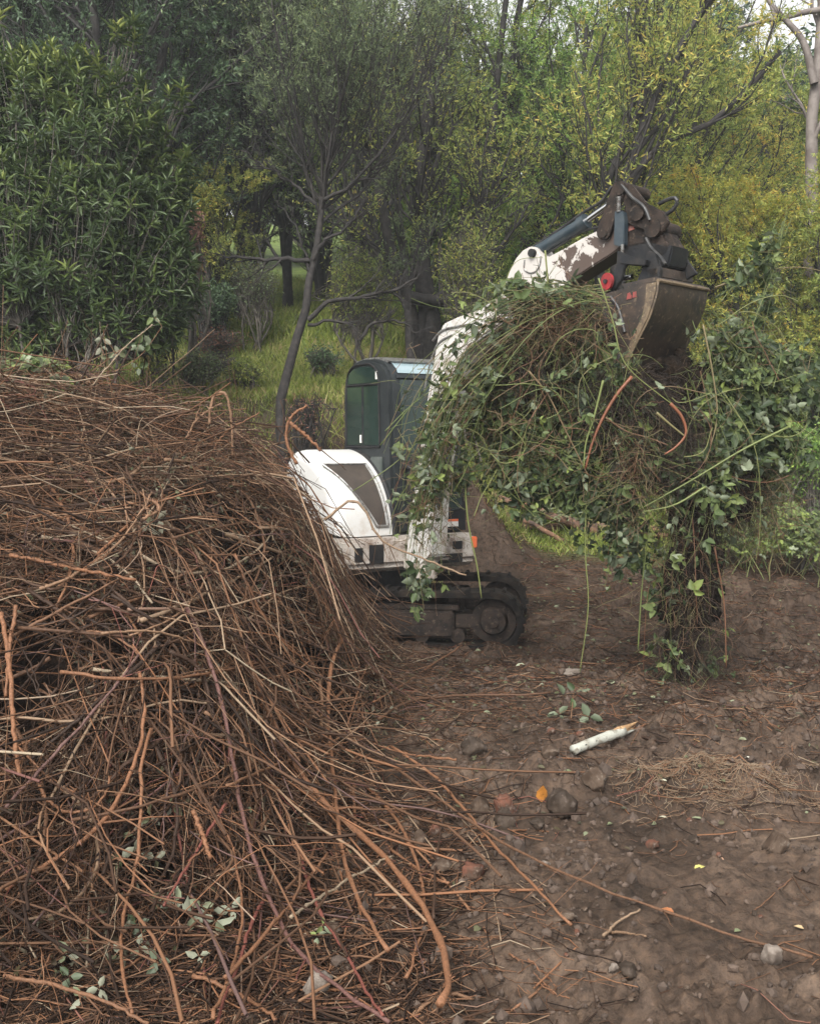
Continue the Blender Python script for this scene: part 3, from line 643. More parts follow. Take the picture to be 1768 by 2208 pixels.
# the inside of the heap: litter sheet painted near-black as the shade between canes
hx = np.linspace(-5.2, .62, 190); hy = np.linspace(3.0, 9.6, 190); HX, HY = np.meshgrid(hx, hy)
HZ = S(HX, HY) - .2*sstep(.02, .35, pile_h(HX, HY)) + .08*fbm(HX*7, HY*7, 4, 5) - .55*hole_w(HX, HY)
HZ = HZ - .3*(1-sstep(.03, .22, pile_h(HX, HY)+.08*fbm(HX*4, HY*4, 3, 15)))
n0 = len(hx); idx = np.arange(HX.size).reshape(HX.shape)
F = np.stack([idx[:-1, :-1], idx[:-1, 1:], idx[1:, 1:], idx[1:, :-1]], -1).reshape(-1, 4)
o = obj_np('heap_litter_shade', np.stack([HX, HY, HZ], -1).reshape(-1, 3), [F], M_heapshade)
tag(o, 'matted litter inside the cane heap, painted near-black for its shaded gaps', 'litter', kind='stuff')

def sway(r, paths, amp):
    """kinks and bends along canes"""
    n, k, _ = paths.shape; t = np.linspace(0, 1, k)[None, :, None]
    for fq in (1, 2, 3.3):
        ph = r.uniform(0, 6.28, (n, 1, 3)); paths = paths + amp/fq*r.normal(0, 1, (n, 1, 3))*np.sin(6.28*fq*.5*t+ph)
    return paths
def heap_canes(r, n, lr, rr, xr, yr, head, hs, lift, k=9, vr=(0, 1), rise=.1):
    """canes lying over the heap: head = mean heading in plan, hs = spread"""
    L = r.uniform(*lr, n); x = r.uniform(*xr, n); y = r.uniform(*yr, n)
    a = r.normal(head, hs, n); fl_ = (x > -1.2) & (r.uniform(0, 1, n) < .6); a = np.where(fl_, r.normal(1.75, .8, n), a); t = np.linspace(-.5, .5, k)[None, :]; cv = r.normal(0, .5, (n, 1))
    an = a[:, None]+cv*t
    X = x[:, None]+np.cos(an)*L[:, None]*t; Y = y[:, None]+np.sin(an)*L[:, None]*t
    X = np.minimum(X, .9); Y = np.maximum(Y, 2.6)
    Z = S(X, Y, .7)
    Zl = Z[:, :1]*(.5-t)+Z[:, -1:]*(.5+t)       # stiff canes bridge the dips
    w_ = r.uniform(.2, .75, (n, 1)); Sf = Z; Z = np.maximum(Z*(1-w_)+Zl*w_, Z-.12)
    st_ = r.uniform(0, 1, (n, 1))**.7; zc = Sf[:, k//2:k//2+1]; Z = Z*(1-st_)+zc*st_      # stiff canes stay level where the heap falls away
    Z = np.minimum(Z, Sf+.30*r.uniform(.3, 1, (n, 1))*(.4+L[:, None]))
    wild = (r.uniform(0, 1, (n, 1)) < .16)*1.0
    Z = Z + r.uniform(*lift, (n, 1)) + rise*r.normal(0, 1, (n, 1))*t*(1+2.2*wild) + wild*r.uniform(0, .14, (n, 1)) - .12*wild*(2*t)**2*r.uniform(-.4, 1, (n, 1))
    Pp = sway(r, np.stack([X, Y, Z], -1), .032)
    rad = r.uniform(*rr, (n, 1))*(1-.45*(t+.5)*r.uniform(.3, 1, (n, 1)))
    return Pp, rad
def cane_mix(r, n, bias=0):
    if bias == 'grey':      # weathered canes on top of the heap
        return np.clip(r.choice([.1, .25, .38, .5, .74, .79, .86, .99], n, p=[.27, .24, .17, .08, .10, .07, .03, .04])+r.normal(0, .03, n), 0, 1)
    v = r.choice([.0, .12, .25, .38, .5, .6, .7, .82, .93, .99], n, p=[.2, .2, .18, .14, .09, .07, .05, .03, .02, .02])
    return np.clip(v+r.normal(0, .04, n)+bias, 0, 1)
r = rng(11); A = Acc()
def keep(Pp, rad, v, extra=None):
    m = (pile_h(Pp[:, :, 0], Pp[:, :, 1]).mean(1) > .12) | ((pile_h(Pp[:, :, 0], Pp[:, :, 1]).max(1) > .05) & (np.arange(len(v)) % 6 == 0))
    hw = hole_w(Pp[:, 1:-1, 0], Pp[:, 1:-1, 1]).max(1); m &= (hw < .45) | (np.random.default_rng(len(v)).uniform(0, 1, len(v)) < .10)
    if extra is not None: m &= extra(Pp)
    return Pp[m], rad[m], v[m]
# top and back of the heap: thin greyish canes lying across
for (n, lr, rr, xr, yr, head, hs, lift, b) in (
    (2800, (.3, 1.5), (.0015, .0045), (-3.6, -.5), (4.6, 8.2), 0.0, 1.0, (-.10, .07), 'grey'),
    (3200, (.2, .8), (.0012, .0035), (-3.6, .3), (3.6, 8.0), 1.2, 1.6, (-.10, .06), 'grey'),
    (3600, (.2, .9), (.001, .0032), (-2.4, .35), (3.0, 5.2), 1.5, 1.2, (-.09, .09), .04),
    (330, (.8, 2.2), (.003, .0065), (-3.6, -.8), (4.4, 7.6), -.15, 1.1, (-.02, .10), 'grey'),
    (520, (.6, 1.9), (.003, .0075), (-2.2, .25), (3.2, 5.2), 1.9, .9, (-.02, .11), .05)):
    Pp, rad = heap_canes(r, n, lr, rr, xr, yr, head, hs, lift)
    Pp, rad, v = keep(Pp, rad, cane_mix(r, n, b)); A.add(*tubes(Pp, rad, 4, v))
# a combed sheaf running down to the right across the middle
def pxpath(pts, lift=.04, k=14, fn='S'):
    pts = np.array(pts, float); q = hit(pts[:, 0], pts[:, 1], fn)
    dirc = unit(CAM-q); q = q+dirc*lift
    q = np.concatenate([q[:1], q, q[-1:]])
    Y = q[:, 1]; q[1:-1, :] = q[1:-1, :]*.7+.15*(q[:-2]+q[2:]); return spline(q[1:-1], k)
base = []
for i in range(95):
    o_ = r.normal(0, 26); s_ = r.uniform(.5, 1.3)
    pts = np.array([(-40, 1075), (150, 1150), (350, 1235), (560, 1330), (740, 1385), (860, 1410)], float)
    pts[:, 1] += o_*np.array([1.5, 1.25, 1., .9, 1.1, 1.4])+r.normal(0, 7, 6); pts[:, 0] += r.normal(0, 16)
    a = r.integers(0, 3); e = r.integers(4, 7)
    base.append(pxpath(pts[a:e], r.uniform(0, .09), 12))
A.add(*tubes(np.array(base), r.uniform(.002, .0055, (95, 1)), 4, cane_mix(r, 95, .02)))
# canes splaying down and out from the crest of the front face
fan = []
for i in range(230):
    sx_, sy_ = r.normal(500, 160), r.normal(1440, 100); an = r.uniform(R(12), R(168)); ln = r.uniform(160, 640)
    pts = [(sx_+math.cos(an)*ln*u*1.0, sy_+math.sin(an)*ln*u + 40*u*u) for u in np.linspace(0, 1, 5)]
    pts = [(x+r.normal(0, 10), min(y, 2300)) for x, y in pts]
    if max(p_[0] for p_ in pts) > 830+330*r.random()**3: continue
    fan.append(pxpath(pts, r.uniform(0, .12), 12))
fan = np.array(fan); fan = fan[(hole_w(fan[:, :, 0], fan[:, :, 1]).max(1) < .6) | (r.uniform(0, 1, len(fan)) < .3)]; A.add(*tubes(fan, r.uniform(.0018, .006, (len(fan), 1)), 4, cane_mix(r, len(fan), .06)))
# short wiry bits and broken ends
Pp, rad = heap_canes(r, 15000, (.06, .32), (.0008, .002), (-3.4, .4), (3.0, 8.2), 0, 3, (-.12, .06), k=4, rise=.12)
Pp, rad, v = keep(Pp, rad, cane_mix(r, len(Pp), 'grey')); A.add(*tubes(Pp, rad, 3, v))
Pp, rad = heap_canes(r, 9000, (.06, .25), (.0008, .0018), (-1.7, .5), (3.0, 4.9), 0, 3, (-.10, .06), k=4, rise=.08)
Pp, rad, v = keep(Pp, rad, cane_mix(r, len(Pp), .03)); A.add(*tubes(Pp, rad, 3, v))
o = A.build('cane_tangle', M_cane); tag(o, 'dense tangle of thin brown bramble canes making up the brush heap', 'brushwood', kind='stuff')
# dead leaves caught in the heap
n = 12000; x = r.uniform(-3.4, .5, n); y = r.uniform(3.0, 8.0, n); z = S(x, y)+r.uniform(-.08, .06, n)
m = (pile_h(x, y) > .05) & (hole_w(x, y) < .5); C = np.stack([x, y, z], -1)[m]; n = len(C)
V, Fs, v = leaves(C, rdir(r, n), rdir(r, n, .1, 1), r.uniform(.015, .05, n), r.uniform(.008, .025, n), np.clip(r.beta(.9, 3.2, n), 0, 1), .5)
o = obj_np('dead_leaves', V, Fs, M_wilt, vals=v); tag(o, 'curled dead leaves scattered through the cane heap', 'leaves', kind='stuff')

# ---- individual canes one can follow in the photograph
G1 = 'dead bramble canes one can follow over the heap'
def cane(pts, rad, v, label=None, lift=.06, taper=.6, group=None, Y=None, knots=True, fn='S'):
    k = 26
    if group == G1 and rad > .0045: lift = lift*1.5+.03; rad *= 1.12
    if Y is None: q = pxpath(pts, lift, k, fn)
    else:
        pts = np.array(pts, float); q = spline(P(pts[:, 0], pts[:, 1], np.broadcast_to(Y, len(pts))), k)
    kk = rng(int(abs(pts[0][0]*7+pts[-1][1]*3)))
    q = q + kk.normal(0, .0022, q.shape)
    t = np.linspace(0, 1, k); rr_ = rad*(1-(1-taper)*t)*(1+.07*kk.normal(0, 1, k))
    if knots: rr_[::5] *= 1.18
    A_ = Acc(); A_.add(*tubes(q[None], rr_[None], 8, [v], caps=True)); tg_ = unit(np.gradient(q, axis=0))
    for j in range(kk.integers(1, 4)):      # side twigs and snapped spurs
        a = kk.integers(4, k-3); d = unit(tg_[a]*.8+unit(np.cross(tg_[a], kk.normal(0, 1, 3)))*kk.uniform(.5, 1)); l_ = kk.choice([.03, .06, .16, .28])
        b_ = q[a]+d*l_*np.linspace(0, 1, 6)[:, None]+kk.normal(0, .004, (6, 3))*np.linspace(0, 1, 6)[:, None]
        A_.add(*tubes(b_[None], (rr_[a]*.55*np.linspace(1, .4, 6))[None], 6, [v-.04], caps=True))
    th = kk.integers(1, k-1, 26); tp = q[th]; td = unit(np.cross(tg_[th], kk.normal(0, 1, (26, 3)))); A_.add(*tubes(tp[:, None]+td[:, None]*(rad*2.1)*np.array([0, .6, 1])[None, :, None], rad*np.array([[.35, .2, .03]]), 3, np.full(26, v)))
    V, Fs, vv = A_.get()
    c = q.mean(0); o = obj_np('bramble_cane', V, Fs, M_cane_near, vals=vv, loc=c)
    return tag(o, label, 'cane', group)
G1 = 'dead bramble canes one can follow over the heap'
cane([(532, 1418), (560, 1490), (590, 1560), (625, 1640), (700, 1735), (780, 1800), (860, 1880), (925, 1975), (960, 2050), (971, 2120), (960, 2150), (945, 2170)], .0115, .60, 'thickest orange brown cane, arching to the lower right with a hooked tip', .10, .8, G1)
cane([(740, 1370), (712, 1440), (705, 1520), (712, 1610), (724, 1710), (735, 1830), (770, 1950), (850, 2070)], .010, .58, 'thick upright orange cane dropping down the middle of the heap', .13, .6, G1)
cane([(820, 1330), (800, 1400), (770, 1500), (735, 1600)], .006, .55, 'short orange cane leaning against the thick upright one', .14, .6, G1)
cane([(0, 1925), (90, 1870), (170, 1825), (235, 1760), (280, 1680), (310, 1590), (314, 1500), (300, 1440)], .008, .6, 'orange cane curving up from the lower left edge like a bow', .08, .7, G1)
cane([(130, 1775), (300, 1740), (470, 1690), (640, 1610), (770, 1560)], .0055, .35, 'long brown cane lying nearly level across the front face', .12, .7, G1)
cane([(480, 1700), (560, 1660), (660, 1630), (800, 1555)], .0055, .66, 'pale tan cane crossing just above the level brown one', .14, .7, G1)
cane([(0, 1755), (80, 1670), (180, 1560), (250, 1480), (310, 1400)], .0062, .99, 'purple grey cane slanting up from the left edge', .10, .6, G1)
cane([(395, 1290), (455, 1420), (490, 1560), (515, 1730), (545, 1850), (590, 1960), (640, 2060), (740, 2140), (860, 2215)], .0078, .98, 'long purplish cane sweeping down to the bottom of the heap', .10, .7, G1)
cane([(575, 1930), (530, 2010), (515, 2090), (480, 2160), (465, 2215)], .0058, .93, 'red stained cane hanging at the bottom left of centre', .08, .7, G1)
cane([(495, 1720), (440, 1810), (385, 1900), (350, 1960)], .005, .93, 'short red cane slanting down to the left near pale leaves', .12, .8, G1)
cane([(412, 1738), (440, 1800), (455, 1860)], .0075, .59, 'stubby orange cane end poking out of the hollow', .12, .9, G1)
cane([(610, 1990), (700, 1925), (790, 1875), (857, 1840)], .0052, .84, 'straight pale grey stick pointing up to the right', .14, .8, G1)
cane([(470, 2125), (560, 2030), (640, 1930), (715, 1825)], .006, .57, 'straight tan cane rising to the right over the lower front', .14, .7, G1)
cane([(1005, 1385), (930, 1435), (850, 1490), (795, 1520)], .0055, .57, 'orange cane jutting out to the right below the tracks', .12, .8, G1)
cane([(830, 1600), (930, 1660), (1000, 1745), (1080, 1840), (1160, 1920), (1245, 2010)], .006, .58, 'straight brown cane running down over the stones', .10, .7, G1)
cane([(700, 1560), (830, 1640), (960, 1730), (1080, 1820), (1230, 1890), (1430, 1965), (1630, 2035), (1770, 2068)], .0062, .42, 'longest thin brown cane reaching across the mud to the right edge', .09, .6, G1)
cane([(940, 1690), (980, 1750), (1060, 1830), (1065, 1960), (1085, 2040)], .0032, .8, 'thin pale stalk bending down beside the brown cane', .05, .6, G1)
cane([(1000, 1790), (1050, 1860), (1110, 1900), (1190, 1965)], .003, .8, 'thin pale stalk with two bends over the mud', .04, .6, G1)
cane([(1005, 1640), (880, 1630), (760, 1590)], .0055, .56, 'orange cane end lying over the rocks', .10, .7, G1)
cane([(640, 1820), (680, 1960), (740, 2040), (790, 2140), (830, 2200)], .006, .93, 'reddish cane trailing down to the bottom edge', .09, .6, G1)
cane([(400, 2095), (520, 2140), (610, 2208)], .006, .55, 'orange cane lying low at the bottom left', .05, .7, G1)
cane([(-10, 2100), (120, 2120), (260, 2170), (330, 2215)], .006, .5, 'orange brown cane across the bottom left corner', .05, .7, G1)
cane([(450, 2215), (500, 2100), (530, 1960), (510, 1840), (455, 1720)], .0052, .57, 'tan cane standing up behind pale leaves', .10, .7, G1)
cane([(0, 1300), (25, 1450), (30, 1580), (45, 1690)], .009, .6, 'thick orange cane hanging at the left edge', .12, .8, G1)
cane([(38, 1290), (20, 1400), (12, 1520)], .007, .57, 'second orange cane beside the thick one at the left edge', .12, .8, G1)
cane([(330, 1560), (300, 1640), (305, 1760), (300, 1860), (265, 1975), (255, 2050), (290, 2215)], .006, .58, 'orange cane wandering straight down the left of the front', .08, .7, G1)
cane([(500, 1180), (540, 1280), (580, 1350), (640, 1410), (700, 1470)], .006, .55, 'bent tan cane in the middle of the heap', .10, .7, G1)
cane([(120, 1444), (200, 1462), (340, 1468), (470, 1450), (570, 1425)], .006, .55, 'tan cane lying level with its cut end to the left', .12, .7, G1)
cane([(0, 1190), (140, 1222), (260, 1245), (300, 1252)], .0072, .6, 'straight orange cane over the combed sheaf', .11, .8, G1)
cane([(0, 1350), (180, 1360), (420, 1395), (600, 1370), (760, 1330)], .006, .3, 'dark brown cane looping across below the sheaf', .11, .7, G1)
cane([(340, 990), (450, 1003), (560, 1003), (630, 985)], .0072, .72, 'pale tan cane lying across the heap beside the hood', .12, .8, G1)
cane([(295, 1055), (360, 1110), (300, 1120)], .008, .7, 'pale broken cane in the upper middle', .1, .8, G1)
cane([(800, 1178), (690, 1130), (560, 1120), (450, 1140), (360, 1165)], .0062, .45, 'thin cane lying across the dark slit of the heap', .13, .7, G1)
cane([(200, 1210), (280, 1120), (400, 1040)], .0065, .6, 'short slanting cane over the dark slit', .11, .8, G1)
for i, (pts, rad, v, lb) in enumerate([
    ([(452, 920), (455, 880), (468, 846), (482, 845), (494, 872), (500, 920), (502, 985)], .008, .72, 'grey brown cane standing up as a hoop on the crest'),
    ([(402, 945), (425, 905), (455, 882), (478, 868)], .006, .72, 'bent grey cane leaning beside the hoop'),
    ([(640, 1000), (618, 950), (625, 905), (645, 885), (662, 872)], .009, .57, 'forked tan stick standing up at the right end of the crest'),
    ([(625, 912), (650, 930), (692, 972)], .010, .6, 'thick broken tan stick leaning on the white hood'),
    ([(120, 920), (175, 820), (205, 760), (235, 700)], .006, .15, 'dark thin cane standing up at the upper left'),
    ([(112, 935), (155, 965), (195, 1000)], .011, .08, 'short dark stick lying in the upper left'),
    ([(445, 1000), (480, 940), (560, 890)], .005, .55, 'thin tan stick slanting up beside the hoop'),
    ([(600, 960), (612, 900), (605, 860)], .004, .2, 'thin dark stem at the right end of the crest'),
    ([(200, 830), (280, 740), (330, 700)], .0045, .84, 'thin grey stem rising toward the laurel')]):
    cane(pts, rad, v, lb, group=G1, Y=6.55-.15*(i % 3))
cane([(700, 1120), (760, 1080), (830, 1170), (900, 1200), (1005, 1242)], .007, .78, 'pale stick sticking out in front of the turntable', group=G1, Y=6.3)
cane([(800, 1560), (900, 1500), (1030, 1497), (1110, 1500), (1200, 1492)], .009, .35, 'bent dark branch lying on the soil below the tracks', .10, .6, G1)
cane([(760, 1455), (830, 1450), (900, 1490), (990, 1540), (1110, 1525)], .006, .3, 'lower dark branch beside the bent one', .08, .6, G1)
# more canes of the front face, nothing tells them apart
r = rng(21); G2 = 'canes lying loose over the face of the heap'
for i in range(165):
    u = i % 3
    if u == 0:
        sx_, sy_ = r.uniform(20, 800), r.uniform(1380, 1700); an = r.uniform(R(35), R(150)); ln = r.uniform(250, 560)
    elif u == 1:
        sx_, sy_ = r.uniform(-20, 500), r.uniform(930, 1750); an = r.normal(R(12), R(22)); ln = r.uniform(250, 520)
    else:
        sx_, sy_ = r.uniform(0, 620), r.uniform(900, 1500); an = r.normal(0, R(25)); ln = r.uniform(200, 420)
    cv = r.normal(0, 1.7); pts = []
    x, y = sx_, sy_
    for k in range(6):
        pts.append((x, y)); x += math.cos(an)*ln/5; y += math.sin(an)*ln/5; an += cv/5+r.normal(0, .06)
    pts = [(a, b) for a, b in pts if b < 2230 and a < 1050]
    if len(pts) < 3: continue
    near_ = sy_ > 1400
    cane(pts, r.choice([.0035, .0045, .006, .0075, .0095])*(.95 if near_ else 1), float(cane_mix(r, 1, .05 if near_ else 'grey')[0]), 'brown dead cane lying loose over the face of the heap', r.uniform(.04, .13), .55, G2)

# pale wilted bramble sprays in the lower left hollow, each a stem with leaflets
def spray(name, pts, Ys, leaf_px, label, cat, m_leaf, rad=.003, v=.7, seed=1, L=(.045, .07), vr=(.6, 1), n3=True, group=None, fnlift=None):
    r_ = rng(seed); 
    q = pxpath(pts, fnlift, 14) if Ys is None else spline(P(*np.array(pts, float).T, np.broadcast_to(Ys, len(pts))), 14)
    t = empty(name, q[0], label, cat, group)
    V, Fs, vv = tubes(q[None], np.linspace(rad, rad*.5, 14)[None], 6, [v]); obj_np('stem', V, Fs, M_cane, t, vv)
    C = []; 
    for (px, py) in leaf_px:
        if Ys is None: c = hit([px], [py])[0]; c = c+unit(CAM-c)*fnlift*1.15
        else: c = P(px, py, np.mean(Ys))+r_.normal(0, .03, 3)
        nn = 3 if n3 else 1
        a0 = r_.uniform(0, 6.28)
        # petiole to the stem
        j = np.argmin(np.linalg.norm(q-c, axis=1)); seg = spline([q[j], (q[j]+c)/2+[0, 0, .01], c], 6)
        V, Fs, vv = tubes(seg[None], np.full((1, 6), rad*.4), 4, [v]); obj_np('leaf_stalk', V, Fs, M_cane, t, vv)
        tocam = unit(CAM-c)
        for k in range(nn):
            a = a0+k*2.1+r_.normal(0, .2); u = unit(np.cross(tocam, [0, 0, 1.])); w_ = np.cross(u, tocam)
            d = u*math.cos(a)+w_*math.sin(a)-.2*np.array([0, 0, 1]); N = tocam*r_.choice([-1, 1], p=[.7, .3])+r_.normal(0, .35, 3)
            l_ = r_.uniform(*L)*(1.15 if k == 0 else .9)
            V, Fs, vv = leaves(c[None]+.004*d, d[None], N[None], l_, l_*.62, np.array([r_.uniform(*vr)]), .22, droop=.2)
            obj_np('leaf', V, Fs, m_leaf, t, vv)
    return t
spray('bramble_spray', [(300, 1700), (340, 1790), (360, 1850)], None, [(325, 1760), (372, 1740), (290, 1800), (262, 1850), (335, 1850)], 'wilted spray of pale leaves hanging over the dark hollow', 'bramble', M_wilt, seed=2, fnlift=.07, L=(.035, .055), vr=(.35, .8))
spray('bramble_spray', [(520, 1830), (450, 1900), (330, 1950)], None, [(358, 1930), (380, 1945), (435, 1955), (415, 1975), (500, 1960), (465, 1985)], 'spray of whitish green leaves in the lower left', 'bramble', M_wilt, seed=3, fnlift=.12, L=(.04, .06), vr=(.7, .95))
spray('bramble_spray', [(480, 2010), (400, 2060), (190, 2140)], None, [(255, 2058), (215, 2130), (145, 2060), (175, 2150), (430, 2060), (300, 2040)], 'lowest spray of pale leaves near the bottom left', 'bramble', M_wilt, seed=4, fnlift=.08, L=(.03, .045), vr=(.5, .9))
spray('bramble_spray', [(330, 2010), (300, 1990), (280, 1980)], None, [(295, 1995), (340, 2070), (150, 2105)], 'small spray of dark green leaves in the shadowed hollow', 'bramble', M_leaf, seed=5, fnlift=.06, vr=(.1, .35), L=(.04, .05))
spray('bramble_seedling', [(720, 2080), (695, 2020), (695, 1995)], None, [(697, 1995), (685, 2018)], 'tiny yellow green seedling among the lower canes', 'seedling', M_leaf, seed=6, fnlift=.08, vr=(.75, .95), L=(.025, .035))
spray('bramble_spray', [(240, 1150), (235, 1105), (250, 1090)], None, [(235, 1105), (320, 1130), (340, 1120)], 'dull olive leaves on the upper heap', 'bramble', M_wilt, seed=7, fnlift=.08, vr=(.2, .5), L=(.05, .07))
spray('bramble_spray', [(620, 1180), (640, 1120), (650, 1100)], None, [(640, 1140), (795, 1190), (650, 1190)], 'olive leaves by the corner of the white deck', 'bramble', M_wilt, seed=8, fnlift=.08, vr=(.2, .6), L=(.05, .07))
# ================================================================== LOAD OF BRAMBLES HANGING FROM THE BUCKET
LC = P(1420, 900, 7.45)
load = empty('bramble_load', LC, 'huge torn out tangle of green brambles and roots hanging from the bucket', 'brambles')
M_root = surf('root_and_soil', (.009, .007, .0055), (.02, .014, .010), 1, spec=.04, scale=18, bs=.8, c3=(.035, .025, .018), scale3=50)
M_rootf = vmat('root_fibre', [(0, (.014, .010, .008)), (.5, (.035, .022, .015)), (.8, (.075, .048, .028)), (1, (.14, .10, .06))], .8)
M_vine = vmat('green_stem', [(0, (.03, .038, .014)), (.35, (.085, .11, .03)), (.6, (.14, .16, .05)), (.75, (.15, .12, .06)), (.85, (.12, .065, .036)), (1, (.17, .062, .03))], .5, spec=.4)
r = rng(77)
# dark clots of root and earth
blobs = [(1340, 880, 135, 95, 7.45, .26), (1150, 920, 90, 90, 7.6, .16), (1480, 880, 95, 120, 7.55, .24), (1500, 1100, 72, 135, 7.38, .16), (1492, 1260, 60, 125, 7.34, .13), (1478, 1390, 44, 75, 7.34, .1), (1580, 1060, 62, 62, 7.45, .15), (1250, 730, 75, 45, 7.5, .14), (1200, 900, 90, 80, 7.7, .2)]
for (px, py, rx, ry, Y, dz) in blobs:
    b = bmesh.new(); bmesh.ops.create_icosphere(b, subdivisions=5, radius=1)
    V = np.array([v.co[:] for v in b.verts]); Fc = np.array([[v.index for v in f.verts] for f in b.faces]); b.free()
    k = 1+.9*fbm(V[:, 0]*2.2+px, V[:, 2]*2.2+V[:, 1]*1.7, 5, 3, .62)
    c = P(px, py, Y); s_ = Y/F_PX
    V = V*k[:, None]*np.array([rx*s_*.85, dz*.8, ry*s_*.85])+c
    obj_np('root_clot', V, [Fc], M_root, load)
# fibrous roots
A = Acc()
for (px, py, rx, ry, Y, dz, n) in [(b[0], b[1], b[2], b[3], b[4], b[5], 650) for b in blobs]+[(1190, 680, 90, 45, 7.2, .12, 1400), (1120, 760, 70, 70, 7.2, .1, 1100), (1350, 870, 110, 90, 7.15, .12, 1500), (1440, 950, 90, 90, 7.15, .1, 900), (1370, 980, 55, 90, 7.2, .08, 500), (1500, 1380, 70, 90, 7.45, .15, 700)]:
    s_ = Y/F_PX; d = rdir(r, n); c = P(px, py, Y); C0 = c+d*np.array([rx*s_, dz, ry*s_])*r.uniform(.55, 1.0, (n, 1))
    dd = unit(d*.6+r.normal(0, .7, (n, 3))+[0, 0, -.7]); L = r.uniform(.05, .25, (n, 1, 1)); t = np.linspace(0, 1, 6)[None, :, None]
    Pp = C0[:, None, :]+dd[:, None, :]*L*t+np.array([0, 0, -.12])*t*t*L*3; Pp = sway(r, Pp, .012)
    A.add(*tubes(Pp, r.uniform(.0008, .0025, (n, 1))*np.linspace(1, .4, 6)[None], 3, np.clip(r.beta(1.3, 2.2, n), 0, 1)))
V, Fs, v = A.get(); o = obj_np('root_fibres', V, Fs, M_rootf, load, v); o['kind'] = 'stuff'
# stems and leaves, built round guide lines read off the photograph
guides = []   # (pixel polyline, Y list, count, spread px, radius, v range, leaf density)
def gd(pts, Y, n, sp, rad, vr, lf=1.): guides.append((np.array(pts, float), np.broadcast_to(Y, len(pts)), n, sp, rad, vr, lf*.85))
gd([(1290, 640), (1180, 650), (1080, 700), (990, 800), (930, 900), (900, 1010)], [7.3, 7.2, 7.1, 7.1, 7.2, 7.3], 26, 50, .004, (.1, .95), .8)
gd([(1250, 680), (1130, 740), (1020, 830), (950, 950), (915, 1080), (900, 1200)], [7.3, 7.2, 7.1, 7.1, 7.2, 7.3], 28, 42, .004, (.1, .95), .8)
gd([(1000, 780), (950, 930), (915, 1080), (900, 1200), (915, 1330)], 7.15, 20, 18, .0035, (.15, .9), .7)
gd([(1260, 720), (1160, 800), (1080, 900), (1040, 1010)], 7.25, 30, 60, .0035, (.2, .8), 1.6)
gd([(1320, 780), (1250, 900), (1220, 1020), (1210, 1110)], 7.2, 30, 60, .0035, (.1, .8), 2.0)
gd([(1300, 650), (1220, 640), (1120, 650), (1030, 680), (960, 760)], 7.25, 18, 28, .0035, (.2, .98), .6)
gd([(1540, 700), (1600, 780), (1650, 860), (1700, 980)], 7.3, 30, 45, .0035, (.1, .7), 2.6)
gd([(1560, 640), (1640, 560), (1680, 480)], 7.4, 4, 14, .0035, (.1, .5), 2.5)
gd([(1690, 480), (1660, 600), (1630, 720), (1600, 860), (1570, 1000)], 7.4, 9, 14, .0035, (.1, .6), 1.6)
gd([(1520, 820), (1560, 950), (1540, 1080), (1500, 1200)], 7.3, 26, 50, .0035, (.1, .9), 2.0)
gd([(1450, 1000), (1440, 1150), (1425, 1300), (1430, 1470)], 7.35, 11, 30, .0025, (.1, .98), .9)
gd([(1520, 1100), (1530, 1250), (1520, 1400), (1500, 1500)], 7.4, 11, 34, .0025, (.3, 1.), .8)
gd([(1400, 900), (1370, 1020), (1340, 1120), (1330, 1230)], 7.25, 18, 45, .003, (.1, .8), 1.8)
gd([(1260, 700), (1330, 820), (1400, 900), (1470, 960)], 7.1, 14, 60, .0035, (.3, .95), .8)
gd([(1150, 900), (1180, 1000), (1200, 1080)], 7.3, 18, 70, .003, (.1, .7), 2.4)
gd([(1620, 800), (1700, 780), (1760, 830)], 7.4, 12, 40, .003, (.1, .6), 2.5)
gd([(1440, 1380), (1470, 1430), (1520, 1480), (1560, 1500)], 7.35, 12, 34, .0025, (.1, .9), .7)
gd([(965, 780), (930, 900), (915, 1020), (895, 1150)], 7.25, 14, 24, .0032, (.15, .9), 1.5)
A = Acc(); LCs = []; k = 16
for (pts, Ys, n, sp, rad, vr, lf) in guides:
    Q = []
    for i in range(n):
        off = r.normal(0, sp, 2); w_ = np.linspace(.35, 1.2, len(pts))[:, None]
        p = pts+off*w_+r.normal(0, sp*.22, pts.shape); Y = Ys+r.normal(0, .12)+r.normal(0, .03, len(pts))
        q = spline(P(p[:, 0], p[:, 1], Y), k); e = r.uniform(.55, 1.0); q = q[:max(6, int(k*e))]; q = spline(q, k); Q.append(q)
        m = int(r.poisson(5*lf*1.15))
        for j in range(m): LCs.append(q[r.integers(2, k)]+r.normal(0, .03, 3))
    Q = sway(r, np.array(Q), .012)
    A.add(*tubes(Q, r.uniform(.5, 1.2, (n, 1))*rad*np.linspace(1, .45, k)[None], 5, r.uniform(*vr, n)))
